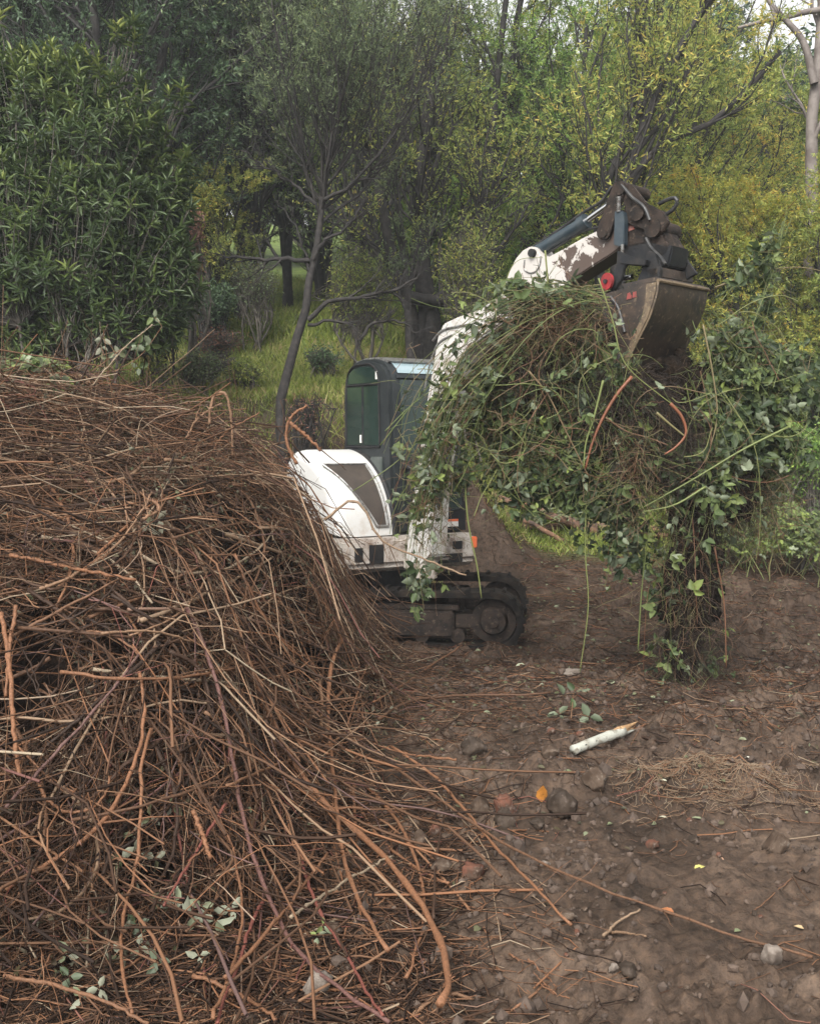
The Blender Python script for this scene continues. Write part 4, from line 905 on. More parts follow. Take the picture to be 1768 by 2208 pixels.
# fine dry bits
for (px, py, rx, ry, Y, n_, dx) in ((1120, 800, 130, 110, 7.2, 350, -.4), (1210, 690, 90, 50, 7.1, 800, -.6), (1150, 950, 120, 90, 7.25, 350, -.1), (1370, 1000, 50, 110, 7.0, 250, 0), (1480, 1250, 60, 190, 7.3, 350, 0), (930, 1050, 40, 160, 7.15, 250, -.1), (1640, 1060, 70, 90, 7.4, 300, 0)):
    s_ = Y/F_PX; c0 = P(px, py, Y)+r.normal(0, .55, (n_, 3))*np.array([rx*s_, .12, ry*s_]); dd = unit(r.normal(0, .8, (n_, 3))+[dx, 0, -.6]); t = np.linspace(0, 1, 6)[None, :, None]
    Pp = sway(r, c0[:, None]+dd[:, None]*t*r.uniform(.08, .34, (n_, 1, 1)), .02); A.add(*tubes(Pp, r.uniform(.0008, .0022, (n_, 1)), 3, r.choice([.72, .8, .84, .86, .02], n_)+r.normal(0, .03, n_)))
for i_ in range(150):
    px_, py_ = r.choice([1150, 1240, 1080, 1330, 1460, 1600])+r.normal(0, 60), 0; py_ = r.uniform(640, 1050); a_ = r.uniform(0, 6.28); L_ = r.uniform(60, 190); c_ = r.normal(0, 1.2); pp_ = [(px_+math.cos(a_+c_*k_)*L_*k_, py_+math.sin(a_+c_*k_)*L_*k_*.8+30*k_) for k_ in np.linspace(0, 1, 5)]; pp_ = np.array(pp_)
    if pp_[:, 1].min() < 625 or (pp_[:, 0] > 1300).any() and (pp_[:, 1] < 830).any() and (pp_[:, 0] < 1530).any(): continue
    q_ = spline(P(pp_[:, 0], pp_[:, 1], 7.05+r.normal(0, .08)+np.zeros(5)), 12); A.add(*tubes(sway(r, q_[None], .012), r.uniform(.0012, .0035, (1, 1)), 4, [r.choice([.3, .5, .62, .66, .8, .88])]))
nn = 2200; sel = np.array(LCs)[r.integers(0, len(LCs), nn)]+r.normal(0, .06, (nn, 3)); dd = unit(r.normal(0, 1, (nn, 3))+[0, 0, -.6]); t = np.linspace(0, 1, 5)[None, :, None]
Pp = sway(r, sel[:, None]+dd[:, None]*t*r.uniform(.06, .28, (nn, 1, 1)), .01); A.add(*tubes(Pp, r.uniform(.0008, .002, (nn, 1)), 3, r.uniform(.1, .95, nn)))
V, Fs, v = A.get(); o = obj_np('stems', V, Fs, M_vine, load, v); o['kind'] = 'stuff'
# extra leaf clumps (photo px ellipses)
for (px, py, rx, ry, Y, dz, n) in [(1110, 930, 95, 110, 7.35, .18, 260), (1170, 1040, 110, 45, 7.35, .15, 200), (1080, 850, 70, 90, 7.3, .15, 140), (1230, 980, 80, 90, 7.3, .15, 120), (1300, 1080, 80, 50, 7.3, .12, 110),
        (1585, 790, 55, 95, 7.45, .2, 200), (1620, 900, 90, 110, 7.4, .2, 330), (1655, 590, 18, 90, 7.5, .08, 24), (1700, 860, 45, 55, 7.4, .15, 80), (1450, 1010, 100, 60, 7.25, .12, 150), (1560, 950, 70, 80, 7.3, .15, 140),
        (1350, 1170, 50, 60, 7.35, .1, 80), (1480, 1440, 70, 50, 7.4, .15, 30), (1430, 1250, 40, 90, 7.35, .1, 25), (1180, 640, 80, 14, 7.2, .08, 60), (1000, 1010, 20, 60, 7.2, .05, 16), (1110, 620, 25, 14, 7.2, .06, 22), (1380, 930, 90, 80, 7.15, .1, 50), (905, 1270, 22, 80, 7.2, .06, 14), (900, 1080, 28, 60, 7.15, .06, 12), (1640, 1000, 60, 80, 7.5, .15, 120)]:
    s_ = Y/F_PX; LCs += list(P(px, py, Y)+rdir(r, n)*np.array([rx*s_, dz, ry*s_])*r.uniform(.2, 1.1, (n, 1))**.6)
LCs += [c_+r.normal(0, .06, 3) for c_ in LCs[-2000:]]
LCs = np.array(LCs); n = len(LCs)
# every point carries a compound leaf of three leaflets
C = np.repeat(LCs, 3, 0); base_d = unit(r.normal(0, 1, (n, 3))+[0, 0, -.35]); N0 = unit(r.normal(0, .7, (n, 3))+[0, -.5, .5]); side_ = unit(np.cross(base_d, N0))
D = np.stack([base_d, base_d*.45+side_, base_d*.45-side_], 1).reshape(-1, 3)+r.normal(0, .12, (n*3, 3)); N = np.repeat(N0, 3, 0)+r.normal(0, .2, (n*3, 3))
L = np.repeat(r.gamma(5, .0105, n).clip(.022, .09), 3)*np.tile([1.1, .85, .85], n); vv = np.repeat(np.clip(r.beta(1.5, 1.7, n), 0, 1), 3)+r.normal(0, .05, n*3)
V, Fs, v = leaves(C, D, N, L, L*.6, np.clip(vv, 0, 1), .22, droop=.22)
o = obj_np('foliage', V, Fs, M_leaf, load, v); o['kind'] = 'stuff'
# canes and runners in the load that one can follow
def runner(pts, Y, rad, v, label=None):
    pts = np.array(pts, float); q = spline(P(pts[:, 0], pts[:, 1], np.broadcast_to(Y, len(pts))), 24)
    V, Fs, vv = tubes(q[None], (rad*np.linspace(1, .55, 24))[None], 7, [v], caps=True); o = obj_np('cane', V, Fs, M_vine, load, vv)
    if label: o['label'] = label
runner([(1362, 812), (1330, 850), (1300, 900), (1275, 960), (1262, 1010)], 6.95, .012, 1, 'orange peeled cane')
runner([(1445, 870), (1470, 900), (1478, 935), (1455, 965), (1432, 980)], 6.95, .011, 1, 'orange hooked root')
runner([(1415, 890), (1450, 920), (1475, 940)], 6.95, .010, .72)
runner([(1300, 820), (1280, 900), (1262, 960), (1258, 1010)], 6.9, .008, .5, 'straight green cane')
runner([(1700, 920), (1600, 970), (1500, 1030), (1385, 1095)], 6.95, .008, .45, 'green runner reaching out to the right')
runner([(1520, 1050), (1450, 1090), (1390, 1103)], 6.95, .008, .5)
runner([(1140, 800), (1180, 850), (1215, 920), (1250, 990), (1270, 1030)], 6.95, .006, .8)
runner([(1305, 900), (1350, 930), (1400, 945), (1440, 960)], 6.95, .006, .85)
runner([(1075, 660), (1120, 560), (1170, 555)], 7.2, .003, .6)
runner([(1000, 1000), (1010, 1130), (1030, 1230), (1038, 1290)], 7.2, .007, .6, 'long straight runner hanging in front of the track')
runner([(1175, 540), (1180, 600), (1180, 700), (1165, 780)], 7.15, .006, .62)
runner([(820, 960), (900, 860), (1000, 760), (1100, 700)], 7.3, .004, .35)
runner([(830, 930), (880, 880), (960, 820)], 7.3, .004, .35)
runner([(760, 1060), (850, 1000), (950, 900), (1060, 790)], 7.3, .0035, .45)
runner([(1265, 1040), (1262, 1200), (1268, 1290), (1250, 1450)], 7.2, .005, .6)
runner([(1375, 1400), (1385, 1250), (1400, 1130)], 7.2, .005, .4)
runner([(1540, 1180), (1560, 1300), (1565, 1440)], 7.2, .006, .9)
runner([(1515, 700), (1535, 800), (1545, 900), (1520, 1000)], 7.0, .006, .75)
runner([(1540, 620), (1620, 590), (1740, 578), (1790, 590)], 7.5, .005, .75)
runner([(1290, 600), (1320, 690), (1345, 780), (1420, 850), (1460, 880)], 6.95, .005, .6)
runner([(1760, 920), (1720, 960), (1690, 1010)], 7.3, .004, .5)
# big near leaves on the load, each one separate
r = rng(5)
for (px, py, s_, v, a0) in [(1063, 800, .085, .9, 4.0), (1085, 1050, .085, .7, 1.2), (1030, 870, .07, .5, 0), (1345, 1155, .07, .95, 1), (1255, 1035, .06, .95, 2), (1450, 1130, .07, .9, 4.3), (1555, 1020, .085, .7, 3.0), (1555, 1070, .07, .8, 0), (1640, 900, .08, .7, 1), (1420, 830, .06, .9, .5), (1330, 690, .07, .8, 1), (1720, 870, .075, .9, 0), (1680, 990, .06, .5, 2), (1260, 770, .05, .9, 4), (935, 1160, .07, .9, 2), (905, 1030, .07, .9, 2), (1060, 1100, .06, .5, 2.5), (1080, 620, .05, .8, 0), (1155, 615, .07, .75, 1), (860, 980, .07, .4, 1), (845, 1075, .06, .8, 0), (1480, 730, .06, .5, 1)]:
    c = P(px, py, 6.98 if px > 1000 else 7.0); tocam = unit(CAM-c); u = unit(np.cross(tocam, [0, 0, 1.])); w_ = np.cross(u, tocam)
    for kk in range(3):
        a = a0+kk*1.5; d = u*math.cos(a)+w_*math.sin(a); Nn = -tocam+r.normal(0, .6, 3)
        V, Fs, vv = leaves(c[None]+r.normal(0, .012, (1, 3)), d[None]+r.normal(0, .3, (1, 3)), Nn[None], s_*r.uniform(.55, .95), s_*.5, np.array([v*.7]), .3, droop=.3); obj_np('leaf', V, Fs, M_leaf, load, vv)
# ================================================================== TREES AND SHRUBS
M_bark = surf('dark_bark', (.012, .010, .009), (.03, .025, .022), .85, scale=14, bs=.5)
M_barkg = surf('grey_bark', (.06, .052, .042), (.11, .095, .078), .85, scale=12, bs=.4)
M_gum = surf('pale_gum_bark', (.17, .145, .13), (.10, .08, .07), .7, scale=4, bs=.2)
def lm(name, stops, tr=.5, patch=.25, ps=.9, rough=.5): return vmat(name, stops, rough, tr, patch=patch, pscale=ps, spec=.3)
ML_willow = lm('willow_leaf', [(0, (.12, .17, .05)), (.4, (.24, .30, .08)), (.7, (.40, .43, .11)), (.88, (.55, .50, .13)), (1, (.62, .48, .12))])
ML_yellow = lm('yellowing_leaf', [(0, (.15, .20, .05)), (.35, (.30, .35, .08)), (.65, (.46, .45, .10)), (.85, (.58, .46, .09)), (1, (.60, .34, .06))])
ML_green = lm('fresh_green_leaf', [(0, (0.094, 0.170, 0.049)), (.5, (0.212, 0.342, 0.087)), (.8, (0.375, 0.501, 0.116)), (1, (0.586, 0.620, 0.116))])
ML_grey = lm('grey_green_leaf', [(0, (0.094, 0.125, 0.067)), (.5, (0.175, 0.227, 0.116)), (.85, (0.305, 0.364, 0.175)), (1, (0.516, 0.501, 0.213))])
ML_dark = lm('dark_green_leaf', [(0, (0.033, 0.057, 0.031)), (.5, (0.070, 0.118, 0.057)), (.85, (0.129, 0.194, 0.087)), (1, (0.212, 0.273, 0.116))], .2)
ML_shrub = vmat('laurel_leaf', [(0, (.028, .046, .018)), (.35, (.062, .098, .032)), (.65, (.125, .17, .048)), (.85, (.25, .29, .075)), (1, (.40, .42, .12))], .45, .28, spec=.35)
ML_rust = lm('rusty_dead_leaf', [(0, (.10, .055, .04)), (.5, (.22, .10, .07)), (1, (.34, .17, .11))], .2)
def kids(r, Pp, Rr, m, t0, ang, ratio, up, wob, k=7, rr=.55, lvar=.35, t1=1.0):
    n, kk, _ = Pp.shape; Lp = np.linalg.norm(np.diff(Pp, axis=1), axis=2).sum(1)
    i = np.repeat(np.arange(n), m); N = len(i); t = r.uniform(t0, t1, N)*(kk-1); a = np.clip(t.astype(int), 0, kk-2); u = (t-a)[:, None]
    s = Pp[i, a]*(1-u)+Pp[i, a+1]*u; tg = unit(Pp[i, a+1]-Pp[i, a]); rad = (Rr[i, a]*(1-u[:, 0])+Rr[i, a+1]*u[:, 0])*rr
    q = unit(np.cross(tg, r.normal(0, 1, (N, 3)))); an = r.uniform(ang*.5, ang*1.25, N)[:, None]
    d = unit(tg*np.cos(an)+q*np.sin(an)+np.array([0, 0, up]))
    L = Lp[i]*ratio*r.uniform(1-lvar, 1+lvar, N)*(1.15-.5*t/(kk-1))
    tt = np.linspace(0, 1, k)[None, :, None]; bend = unit(np.cross(d, r.normal(0, 1, (N, 3))))
    path = s[:, None]+d[:, None]*L[:, None, None]*tt+bend[:, None]*(L[:, None, None]*.14)*np.sin(tt*2.2)+np.array([0, 0, up*.4])*L[:, None, None]*tt**2
    path = path+np.cumsum(r.normal(0, wob, (N, k, 3)), 1)*L[:, None, None]*np.minimum(tt*4, 1)
    return path, np.maximum(rad, .002)[:, None]*np.linspace(1, .35, k)[None]
def grow(r, trunks, trad, levels, leaf, mtr, mlf, name, label, cat, base, group=None, extra=None):
    """trunks: list of polylines from base up; levels: kids() settings; leaf: (per twig, L, W, v range, hang)"""
    T = empty(name, base, label, cat, group)
    Tp = np.array([spline(t, 12) for t in trunks]); Tr = np.array([tr*np.linspace(1, .4, 12)**.8 for tr in trad])
    Tp[:, 1:-1] += r.normal(0, .012, Tp[:, 1:-1].shape)
    V, Fs, v = tubes(Tp, Tr, 9); obj_np('trunk', V, Fs, mtr, T)
    A = Acc(); cur = (Tp, Tr); allp = []
    for j, lv in enumerate(levels):
        cur = kids(r, cur[0], cur[1], **lv); A.add(*tubes(cur[0], cur[1], 6 if j == 0 else (4 if j == 1 else 3))[:2]); allp.append(cur[0])
    if extra is not None: A.add(*tubes(extra[0], extra[1], 7)[:2])
    V, Fs, v = A.get(); obj_np('branches', V, Fs, mtr, T)
    if leaf:
        per, L, W, vr, hang = leaf; tw = cur[0]; n = len(tw); N = n*per
        i = np.repeat(np.arange(n), per); t = r.uniform(.1, 1, N)*(tw.shape[1]-1); a = np.clip(t.astype(int), 0, tw.shape[1]-2); u = (t-a)[:, None]
        C = tw[i, a]*(1-u)+tw[i, a+1]*u; tg = unit(tw[i, a+1]-tw[i, a])
        D = unit(tg*.6+r.normal(0, .55, (N, 3))+np.array([0, 0, hang])); Nn = r.normal(0, 1, (N, 3))
        tone = np.repeat(r.normal(0, .10, n), per)
        vals = np.clip(r.uniform(*vr, N)+tone, 0, 1)
        V, Fs, vv = leaves(C, D, Nn, r.uniform(.7, 1.25, N)*L, W, vals, kind='thin', droop=.12); o = obj_np('crown', V, Fs, mlf, T, vv)
    return T
def children(o): return [c for c in bpy.data.objects if c.parent == o]
def copy_tree(o, loc, rz, s, label, group=None, mat_leaf=None, name=None, cat=None):
    c = o.copy(); col.objects.link(c); c.location = loc; c.rotation_euler = (0, 0, rz); c.scale = (s[0], s[0], s[1]) if isinstance(s, tuple) else (s, s, s)
    c['label'] = label
    if cat: c['category'] = cat
    if name: c.name = name
    if group: c['group'] = group
    for ch in children(o):
        d = ch.copy(); col.objects.link(d); d.parent = c
        if mat_leaf and ch.name.split('.')[0] == 'crown': d.material_slots[0].link = 'OBJECT'; d.material_slots[0].material = mat_leaf
    return c
def gz(x, y): return float(terr_smooth(x, y))
def gpt(px, Y): x = float(P(px, 900, Y)[0]); return np.array([x, Y, gz(x, Y)-.05])
# --- willow-like trees: four grown, then copied
def willow(seed, label, base, H=8.0, spread=.5, leafn=16, L=.07, W=.0165, ml=ML_willow, nst=3, mb=M_bark, low=.12, name='willow_tree', cat='tree', vr=(.1, .75)):
    r = rng(seed); base = np.array(base, float); tr = []; rd = []
    for j in range(nst):
        a = r.uniform(0, 6.28); sp = spread*r.uniform(.4, 1.2)
        top = base+[math.cos(a)*sp*H*.35, math.sin(a)*sp*H*.35, H*r.uniform(.75, 1.)]
        mid = base+[math.cos(a+.4)*sp*H*.12, math.sin(a+.4)*sp*H*.12, H*.4]
        tr.append([base+[r.normal(0, .08), r.normal(0, .08), 0], mid, top]); rd.append(H*.012*r.uniform(.7, 1.2))
    lv = [dict(m=12, t0=low, ang=.85, ratio=.34, up=.35, wob=.012, k=8, rr=.5), dict(m=7, t0=.15, ang=.8, ratio=.5, up=.15, wob=.016, k=6, rr=.55), dict(m=5, t0=.1, ang=.8, ratio=.5, up=.05, wob=.02, k=5, rr=.55)]
    return grow(r, tr, rd, lv, (leafn, L, W, vr, -.35), mb, ml, name, label, cat, base)
W1 = willow(101, 'yellow green willow in the middle, behind the cab', gpt(1000, 17), 6.3, .6, 26)
W2 = willow(102, 'tall willow with sparse yellowing leaves right of the raised bucket', gpt(1420, 18), 6.3, .5, 22, ml=ML_willow, vr=(.3, .95))
W3 = willow(103, 'pale green willow above the boom, upper middle', gpt(1180, 19.5), 6.6, .6, 25, ml=ML_green)
W4 = willow(104, 'fine leaved grey green tree left of the leaning tree', gpt(520, 16.5), 6.2, .5, 18, ml=ML_grey, L=.07, W=.016)
Wd = willow(105, 'big yellow bush at the right edge of the clearing', gpt(1640, 15.0), 3.9, .9, 20, ml=ML_yellow, nst=6, low=.02, L=.062, W=.017, name='yellow_bush', cat='bush', vr=(.2, .8))
gp = 'willows filling the wood behind the clearing'
k_ = 0
for (src, px, Y, s, rz, mlf, lb) in [
    (W1, 1210, 16.8, 1.0, 2.2, ML_green, 'green willow standing directly behind the raised boom'), (W3, 800, 18.5, 1.0, 1.0, ML_willow, 'yellow green willow behind the crown of the leaning tree'),
    (W2, 700, 20, 1.05, 4.0, ML_willow, 'yellow green willow behind and left of the leaning tree'), (W1, 480, 21, 1.1, 5.0, ML_willow, 'bright yellow green tree top left of centre at the top of the photo'),
    (W3, 1290, 16.8, .95, 3.1, ML_willow, 'yellow green willow behind the arm linkage'), (W4, 760, 16, .95, 2.0, ML_grey, 'grey green tree between the leaning trunk and the cab'),
    (W2, 1520, 18.5, .92, 2.6, ML_yellow, 'golden willow behind and right of the bucket'), (W1, 1720, 21, .55, .5, ML_green, 'green tree below the pale gum at the right edge'),
    (W3, 420, 18, .8, 2.5, ML_green, 'light green tree showing past the laurel'), 
    (W2, 1350, 21.5, 1.05, .9, ML_green, 'green tree far behind the bucket'), (W4, 620, 18, 1.0, 5.5, ML_green, 'green tree right behind the leaning trunk'),
    (Wd, 1500, 15.8, .9, 1.5, ML_yellow, 'yellow bush behind the bucket, left of the biggest one'), (Wd, 1760, 14.2, .95, 3.1, ML_willow, 'green and yellow bush cut by the right edge of the photo'),
    (Wd, 1300, 16.2, .75, 2.2, ML_willow, 'low green bush under the arm'), (Wd, 1150, 15.4, .7, 4.2, ML_willow, 'low yellow green bush behind the hanging brambles'),
    (Wd, 1010, 16, .75, 5.2, ML_green, 'low green bush behind the boom elbow'), (Wd, 450, 15.5, .62, .3, ML_willow, 'small yellow green bush beside the laurel'),
    (Wd, 1600, 12.9, .5, .9, ML_willow, 'low scrubby bush behind the hanging brambles, right side')]:
    copy_tree(src, gpt(px, Y), rz, s, lb, gp if src is not Wd else 'yellowing bushes along the right side', mlf)
for (src, px, Y, s, rz, mlf, lb) in [(Wd, 1930, 15.5, .95, 2.0, ML_yellow, 'yellow bush beyond the right edge of the photo'), (Wd, 2130, 14.5, .9, 4.4, ML_green, 'green bush well beyond the right edge of the photo'), (W1, 2020, 18, 1., 1.2, ML_willow, 'willow beyond the right edge of the photo'), (W3, 2280, 18.5, 1., 3.2, ML_green, 'green willow far beyond the right edge of the photo'), (W2, -220, 18.5, 1., .2, ML_green, 'green willow beyond the left edge of the photo')]:
    copy_tree(src, gpt(px, Y), rz, s, lb, gp, mlf)
# --- far row
FT = willow(120, 'dark tall tree far off at the back of the wood', gpt(1470, 27), 7.6, .4, 13, L=.20, W=.075, ml=ML_dark, nst=2, mb=M_barkg, low=.3, name='far_tree')
FT['group'] = 'dark trees at the back of the wood'
for i, (px, Y, s, rz, mlf) in enumerate([(100, 26, 1.0, 1, ML_dark), (330, 29, 1.05, 2, ML_dark), (560, 27, .95, 3, ML_grey), (700, 30, 1.0, 4, ML_green), (1230, 28, .75, .5, ML_green), (1330, 30, 1.0, 1.5, ML_willow), (1720, 27, .9, 4.4, ML_dark), (650, 36, 1.1, 3.3, ML_dark), (200, 36, 1.2, .3, ML_dark), (1450, 38, 1.2, 2.3, ML_dark), (-150, 27, 1, 5, ML_dark), (1950, 28, 1, 3, ML_dark), (1850, 20, .8, 3, ML_willow)]):
    copy_tree(FT, gpt(px, Y), rz, s, 'dark tall tree far off at the back of the wood', 'dark trees at the back of the wood', mlf)
r_ = rng(900)
for i in range(16):
    px = -40+118*i+r_.uniform(-30, 30); Y = r_.uniform(22, 30)
    copy_tree(Wd, gpt(px, Y), r_.uniform(0, 6), r_.uniform(1.0, 1.5), 'far bush closing the view low between the trunks', 'far bushes between the trunks', [ML_dark, ML_grey, ML_green, ML_willow][i % 4])
# --- dark fine-leaved trees at the left
B1 = willow(130, 'dark bluish evergreen towering behind the laurel', gpt(250, 14.5), 6.8, .6, 34, L=.075, W=.02, ml=ML_dark, nst=3, low=.1, name='evergreen_tree')
copy_tree(B1, gpt(20, 15.5), 2.0, 1.0, 'dark evergreen behind the laurel, cut by the left edge', mat_leaf=ML_dark)
copy_tree(B1, gpt(390, 16.5), 4.0, .92, 'dark evergreen showing right of the laurel top', mat_leaf=ML_dark)
# --- leaning slim tree in front
def Q(px, py, Y): return P(px, py, Y)
r = rng(140); b0 = gpt(612, 11.75)
C1 = grow(r, [[b0, Q(617, 830, 11.8), Q(640, 740, 11.85), Q(657, 690, 11.9), Q(664, 620, 11.9), Q(678, 560, 11.95), Q(686, 500, 12), Q(694, 440, 12), Q(700, 400, 12)]], [.065],
    [dict(m=15, t0=.88, ang=.75, ratio=.62, up=.55, wob=.012, k=9, rr=.55), dict(m=8, t0=.15, ang=.55, ratio=.6, up=.35, wob=.015, k=7, rr=.6), dict(m=6, t0=.15, ang=.6, ratio=.55, up=.25, wob=.02, k=6, rr=.6), dict(m=2, t0=.2, ang=.7, ratio=.6, up=.1, wob=.02, k=4, rr=.7)],
    (11, .058, .013, (.1, .8), 0), M_bark, ML_grey, 'leaning_tree', 'slim dark leaning tree with a wide fan of fine twigs, left of the cab', 'tree', b0,
    extra=None)
def bough(parent, pts, Y, rad, m=M_bark, k=14):
    pts = np.array(pts, float); q = spline(P(pts[:, 0], pts[:, 1], np.broadcast_to(Y, len(pts))), k); q[1:] += rng(int(pts[0][0])).normal(0, .012, (k-1, 3))
    V, Fs, v = tubes(q[None], (rad*np.linspace(1, .35, k))[None], 7); o = obj_np('branch', V, Fs, m, parent)
    r = rng(int(pts[-1][0]*3+pts[-1][1])); c = kids(r, q[None], (rad*np.linspace(1, .35, k))[None], 14, .3, .7, .28, .25, .015, 7); c2 = kids(r, c[0], c[1], 5, .2, .7, .5, .15, .02, 5)
    A = Acc(); A.add(*tubes(c[0], c[1], 4)[:2]); A.add(*tubes(c2[0], c2[1], 3)[:2]); V, Fs, v = A.get(); obj_np('twigs', V, Fs, m, o)
bough(C1, [(664, 690), (700, 655), (760, 640), (830, 632), (900, 600)], 11.9, .03)
bough(C1, [(668, 562), (610, 556), (560, 560), (500, 553), (465, 550)], 11.9, .028)
bough(C1, [(676, 560), (700, 520), (745, 490), (790, 420)], 11.9, .025)
bough(C1, [(680, 440), (620, 390), (560, 350), (520, 320)], 11.9, .02)
bough(C1, [(700, 430), (760, 400), (830, 340), (870, 290)], 11.9, .022)
bough(C1, [(672, 600), (655, 540), (635, 480), (600, 440)], 11.9, .016)
bough(C1, [(664, 700), (720, 690), (760, 700), (775, 760)], 11.9, .02)
bough(C1, [(775, 735), (800, 700), (860, 692), (900, 720)], 11.9, .022)
# --- dark multi-stemmed tree behind the cab
r = rng(141); b0 = gpt(905, 14.6)
D1 = grow(r, [[b0, Q(890, 690, 14.6), Q(878, 640, 14.5), Q(850, 560, 14.4), Q(820, 420, 14.3), Q(812, 300, 14.2)], [b0+[.15, 0, 0], Q(925, 660, 14.7), Q(915, 600, 14.8), Q(905, 480, 14.9), Q(915, 330, 15), Q(930, 180, 15)],
              [b0, Q(930, 655, 14.6), Q(985, 620, 14.5), Q(1040, 570, 14.4), Q(1045, 430, 14.4), Q(1075, 380, 14.4)]], [.10, .15, .09],
    [dict(m=11, t0=.3, ang=.7, ratio=.38, up=.45, wob=.012, k=8, rr=.5), dict(m=7, t0=.15, ang=.7, ratio=.55, up=.3, wob=.015, k=6, rr=.55), dict(m=6, t0=.1, ang=.7, ratio=.5, up=.15, wob=.02, k=5, rr=.6)],
    (6, .07, .016, (.1, .8), -.2), M_bark, ML_willow, 'forked_tree', 'dark forked tree with three heavy limbs behind the cab', 'tree', b0)
bough(D1, [(885, 640), (930, 648), (1010, 640), (1065, 600)], 14.5, .09)
# trunk standing alone at 885
r = rng(142); b0 = gpt(884, 13.2)
grow(r, [[b0, Q(885, 740, 13.2), Q(880, 650, 13.2), Q(870, 560, 13.3), Q(862, 440, 13.3)]], [.06], [dict(m=9, t0=.3, ang=.7, ratio=.3, up=.5, wob=.012, k=7, rr=.5), dict(m=6, t0=.15, ang=.7, ratio=.5, up=.3, wob=.02, k=5, rr=.55), dict(m=4, t0=.15, ang=.7, ratio=.5, up=.3, wob=.02, k=4, rr=.55)],
    (5, .06, .015, (.1, .8), -.2), M_bark, ML_grey, 'slim_tree', 'thin dark trunk standing just behind the cab roof', 'tree', b0)
# --- tree whose branches rise behind the arm linkage
r = rng(143); b0 = gpt(1345, 13.4)
E1 = grow(r, [[b0, Q(1335, 700, 13.4), Q(1325, 500, 13.4), Q(1345, 380, 13.4), Q(1400, 240, 13.4), Q(1450, 130, 13.4), Q(1540, -20, 13.4)], [b0+[.05, 0, 0], Q(1300, 620, 13.5), Q(1290, 480, 13.5), Q(1320, 350, 13.5), Q(1360, 290, 13.5), Q(1385, 180, 13.5), Q(1375, 20, 13.5)],
              [b0+[-.1, 0, 0], Q(1330, 520, 13.3), Q(1350, 395, 13.3), Q(1420, 320, 13.3), Q(1530, 265, 13.3), Q(1610, 200, 13.3), Q(1680, 110, 13.3)]], [.085, .07, .06],
    [dict(m=10, t0=.4, ang=.6, ratio=.26, up=.35, wob=.012, k=8, rr=.5), dict(m=6, t0=.2, ang=.7, ratio=.5, up=.2, wob=.015, k=6, rr=.55), dict(m=5, t0=.1, ang=.7, ratio=.5, up=.1, wob=.02, k=5, rr=.6)],
    (9, .08, .02, (.25, .95), -.2), M_bark, ML_willow, 'spreading_tree', 'tree with long dark branches fanning out above the bucket linkage', 'tree', b0)
# --- pale gum at the top right
r = rng(144); b0 = gpt(1745, 15.4)
G = grow(r, [[b0, Q(1748, 400, 15.4), Q(1752, 250, 15.4), Q(1765, 120, 15.4), Q(1775, -60, 15.4)]], [.125], [dict(m=5, t0=.6, ang=.8, ratio=.25, up=.3, wob=.02, k=8, rr=.4), dict(m=6, t0=.3, ang=.8, ratio=.5, up=.1, wob=.03, k=6, rr=.5), dict(m=6, t0=.3, ang=.8, ratio=.5, up=0, wob=.03, k=5, rr=.5)],
    (9, .09, .022, (.1, .8), -.4), M_gum, ML_dark, 'gum_tree', 'pale barked gum tree at the upper right edge with bare limbs', 'tree', b0)
for pts, rad in (([(1755, 180), (1725, 80), (1690, 40), (1655, 0), (1640, -40)], .06), ([(1790, 20), (1740, 25), (1690, 38), (1650, 45), (1590, 60)], .05), ([(1672, 40), (1662, 15), (1655, -20)], .03)):
    pts = np.array(pts, float); q = spline(P(pts[:, 0], pts[:, 1], np.broadcast_to(15.3, len(pts))), 14); V, Fs, v = tubes(q[None], (rad*np.linspace(1, .4, 14))[None], 8); obj_np('branch', V, Fs, M_gum, G)
# brown trunks right of the linkage, far
for i, (px, Y, rad, lb) in enumerate(((1452, 22.5, .17, 'brown trunk with a dark crown clump above the bucket'), (1492, 23, .12, 'thinner brown trunk beside the other one above the bucket'))):
    r = rng(150+i); b0 = gpt(px, Y)
    grow(r, [[b0, Q(px-8, 420, Y), Q(px-2, 250, Y), Q(px+25, 110, Y), Q(px+30, -30, Y)]], [rad], [dict(m=6, t0=.62, ang=.8, ratio=.17, up=.3, wob=.02, k=7, rr=.45), dict(m=8, t0=.2, ang=.8, ratio=.5, up=.1, wob=.03, k=5, rr=.5), dict(m=8, t0=.2, ang=.8, ratio=.5, up=.1, wob=.03, k=4, rr=.5)],
        (12, .13, .035, (.1, .8), -.3), surf('brown_bark', (.11, .075, .055), (.06, .045, .035), .85, scale=8) if i == 0 else bpy.data.materials['brown_bark'], ML_dark, 'stringy_bark_tree', lb, 'tree', b0)
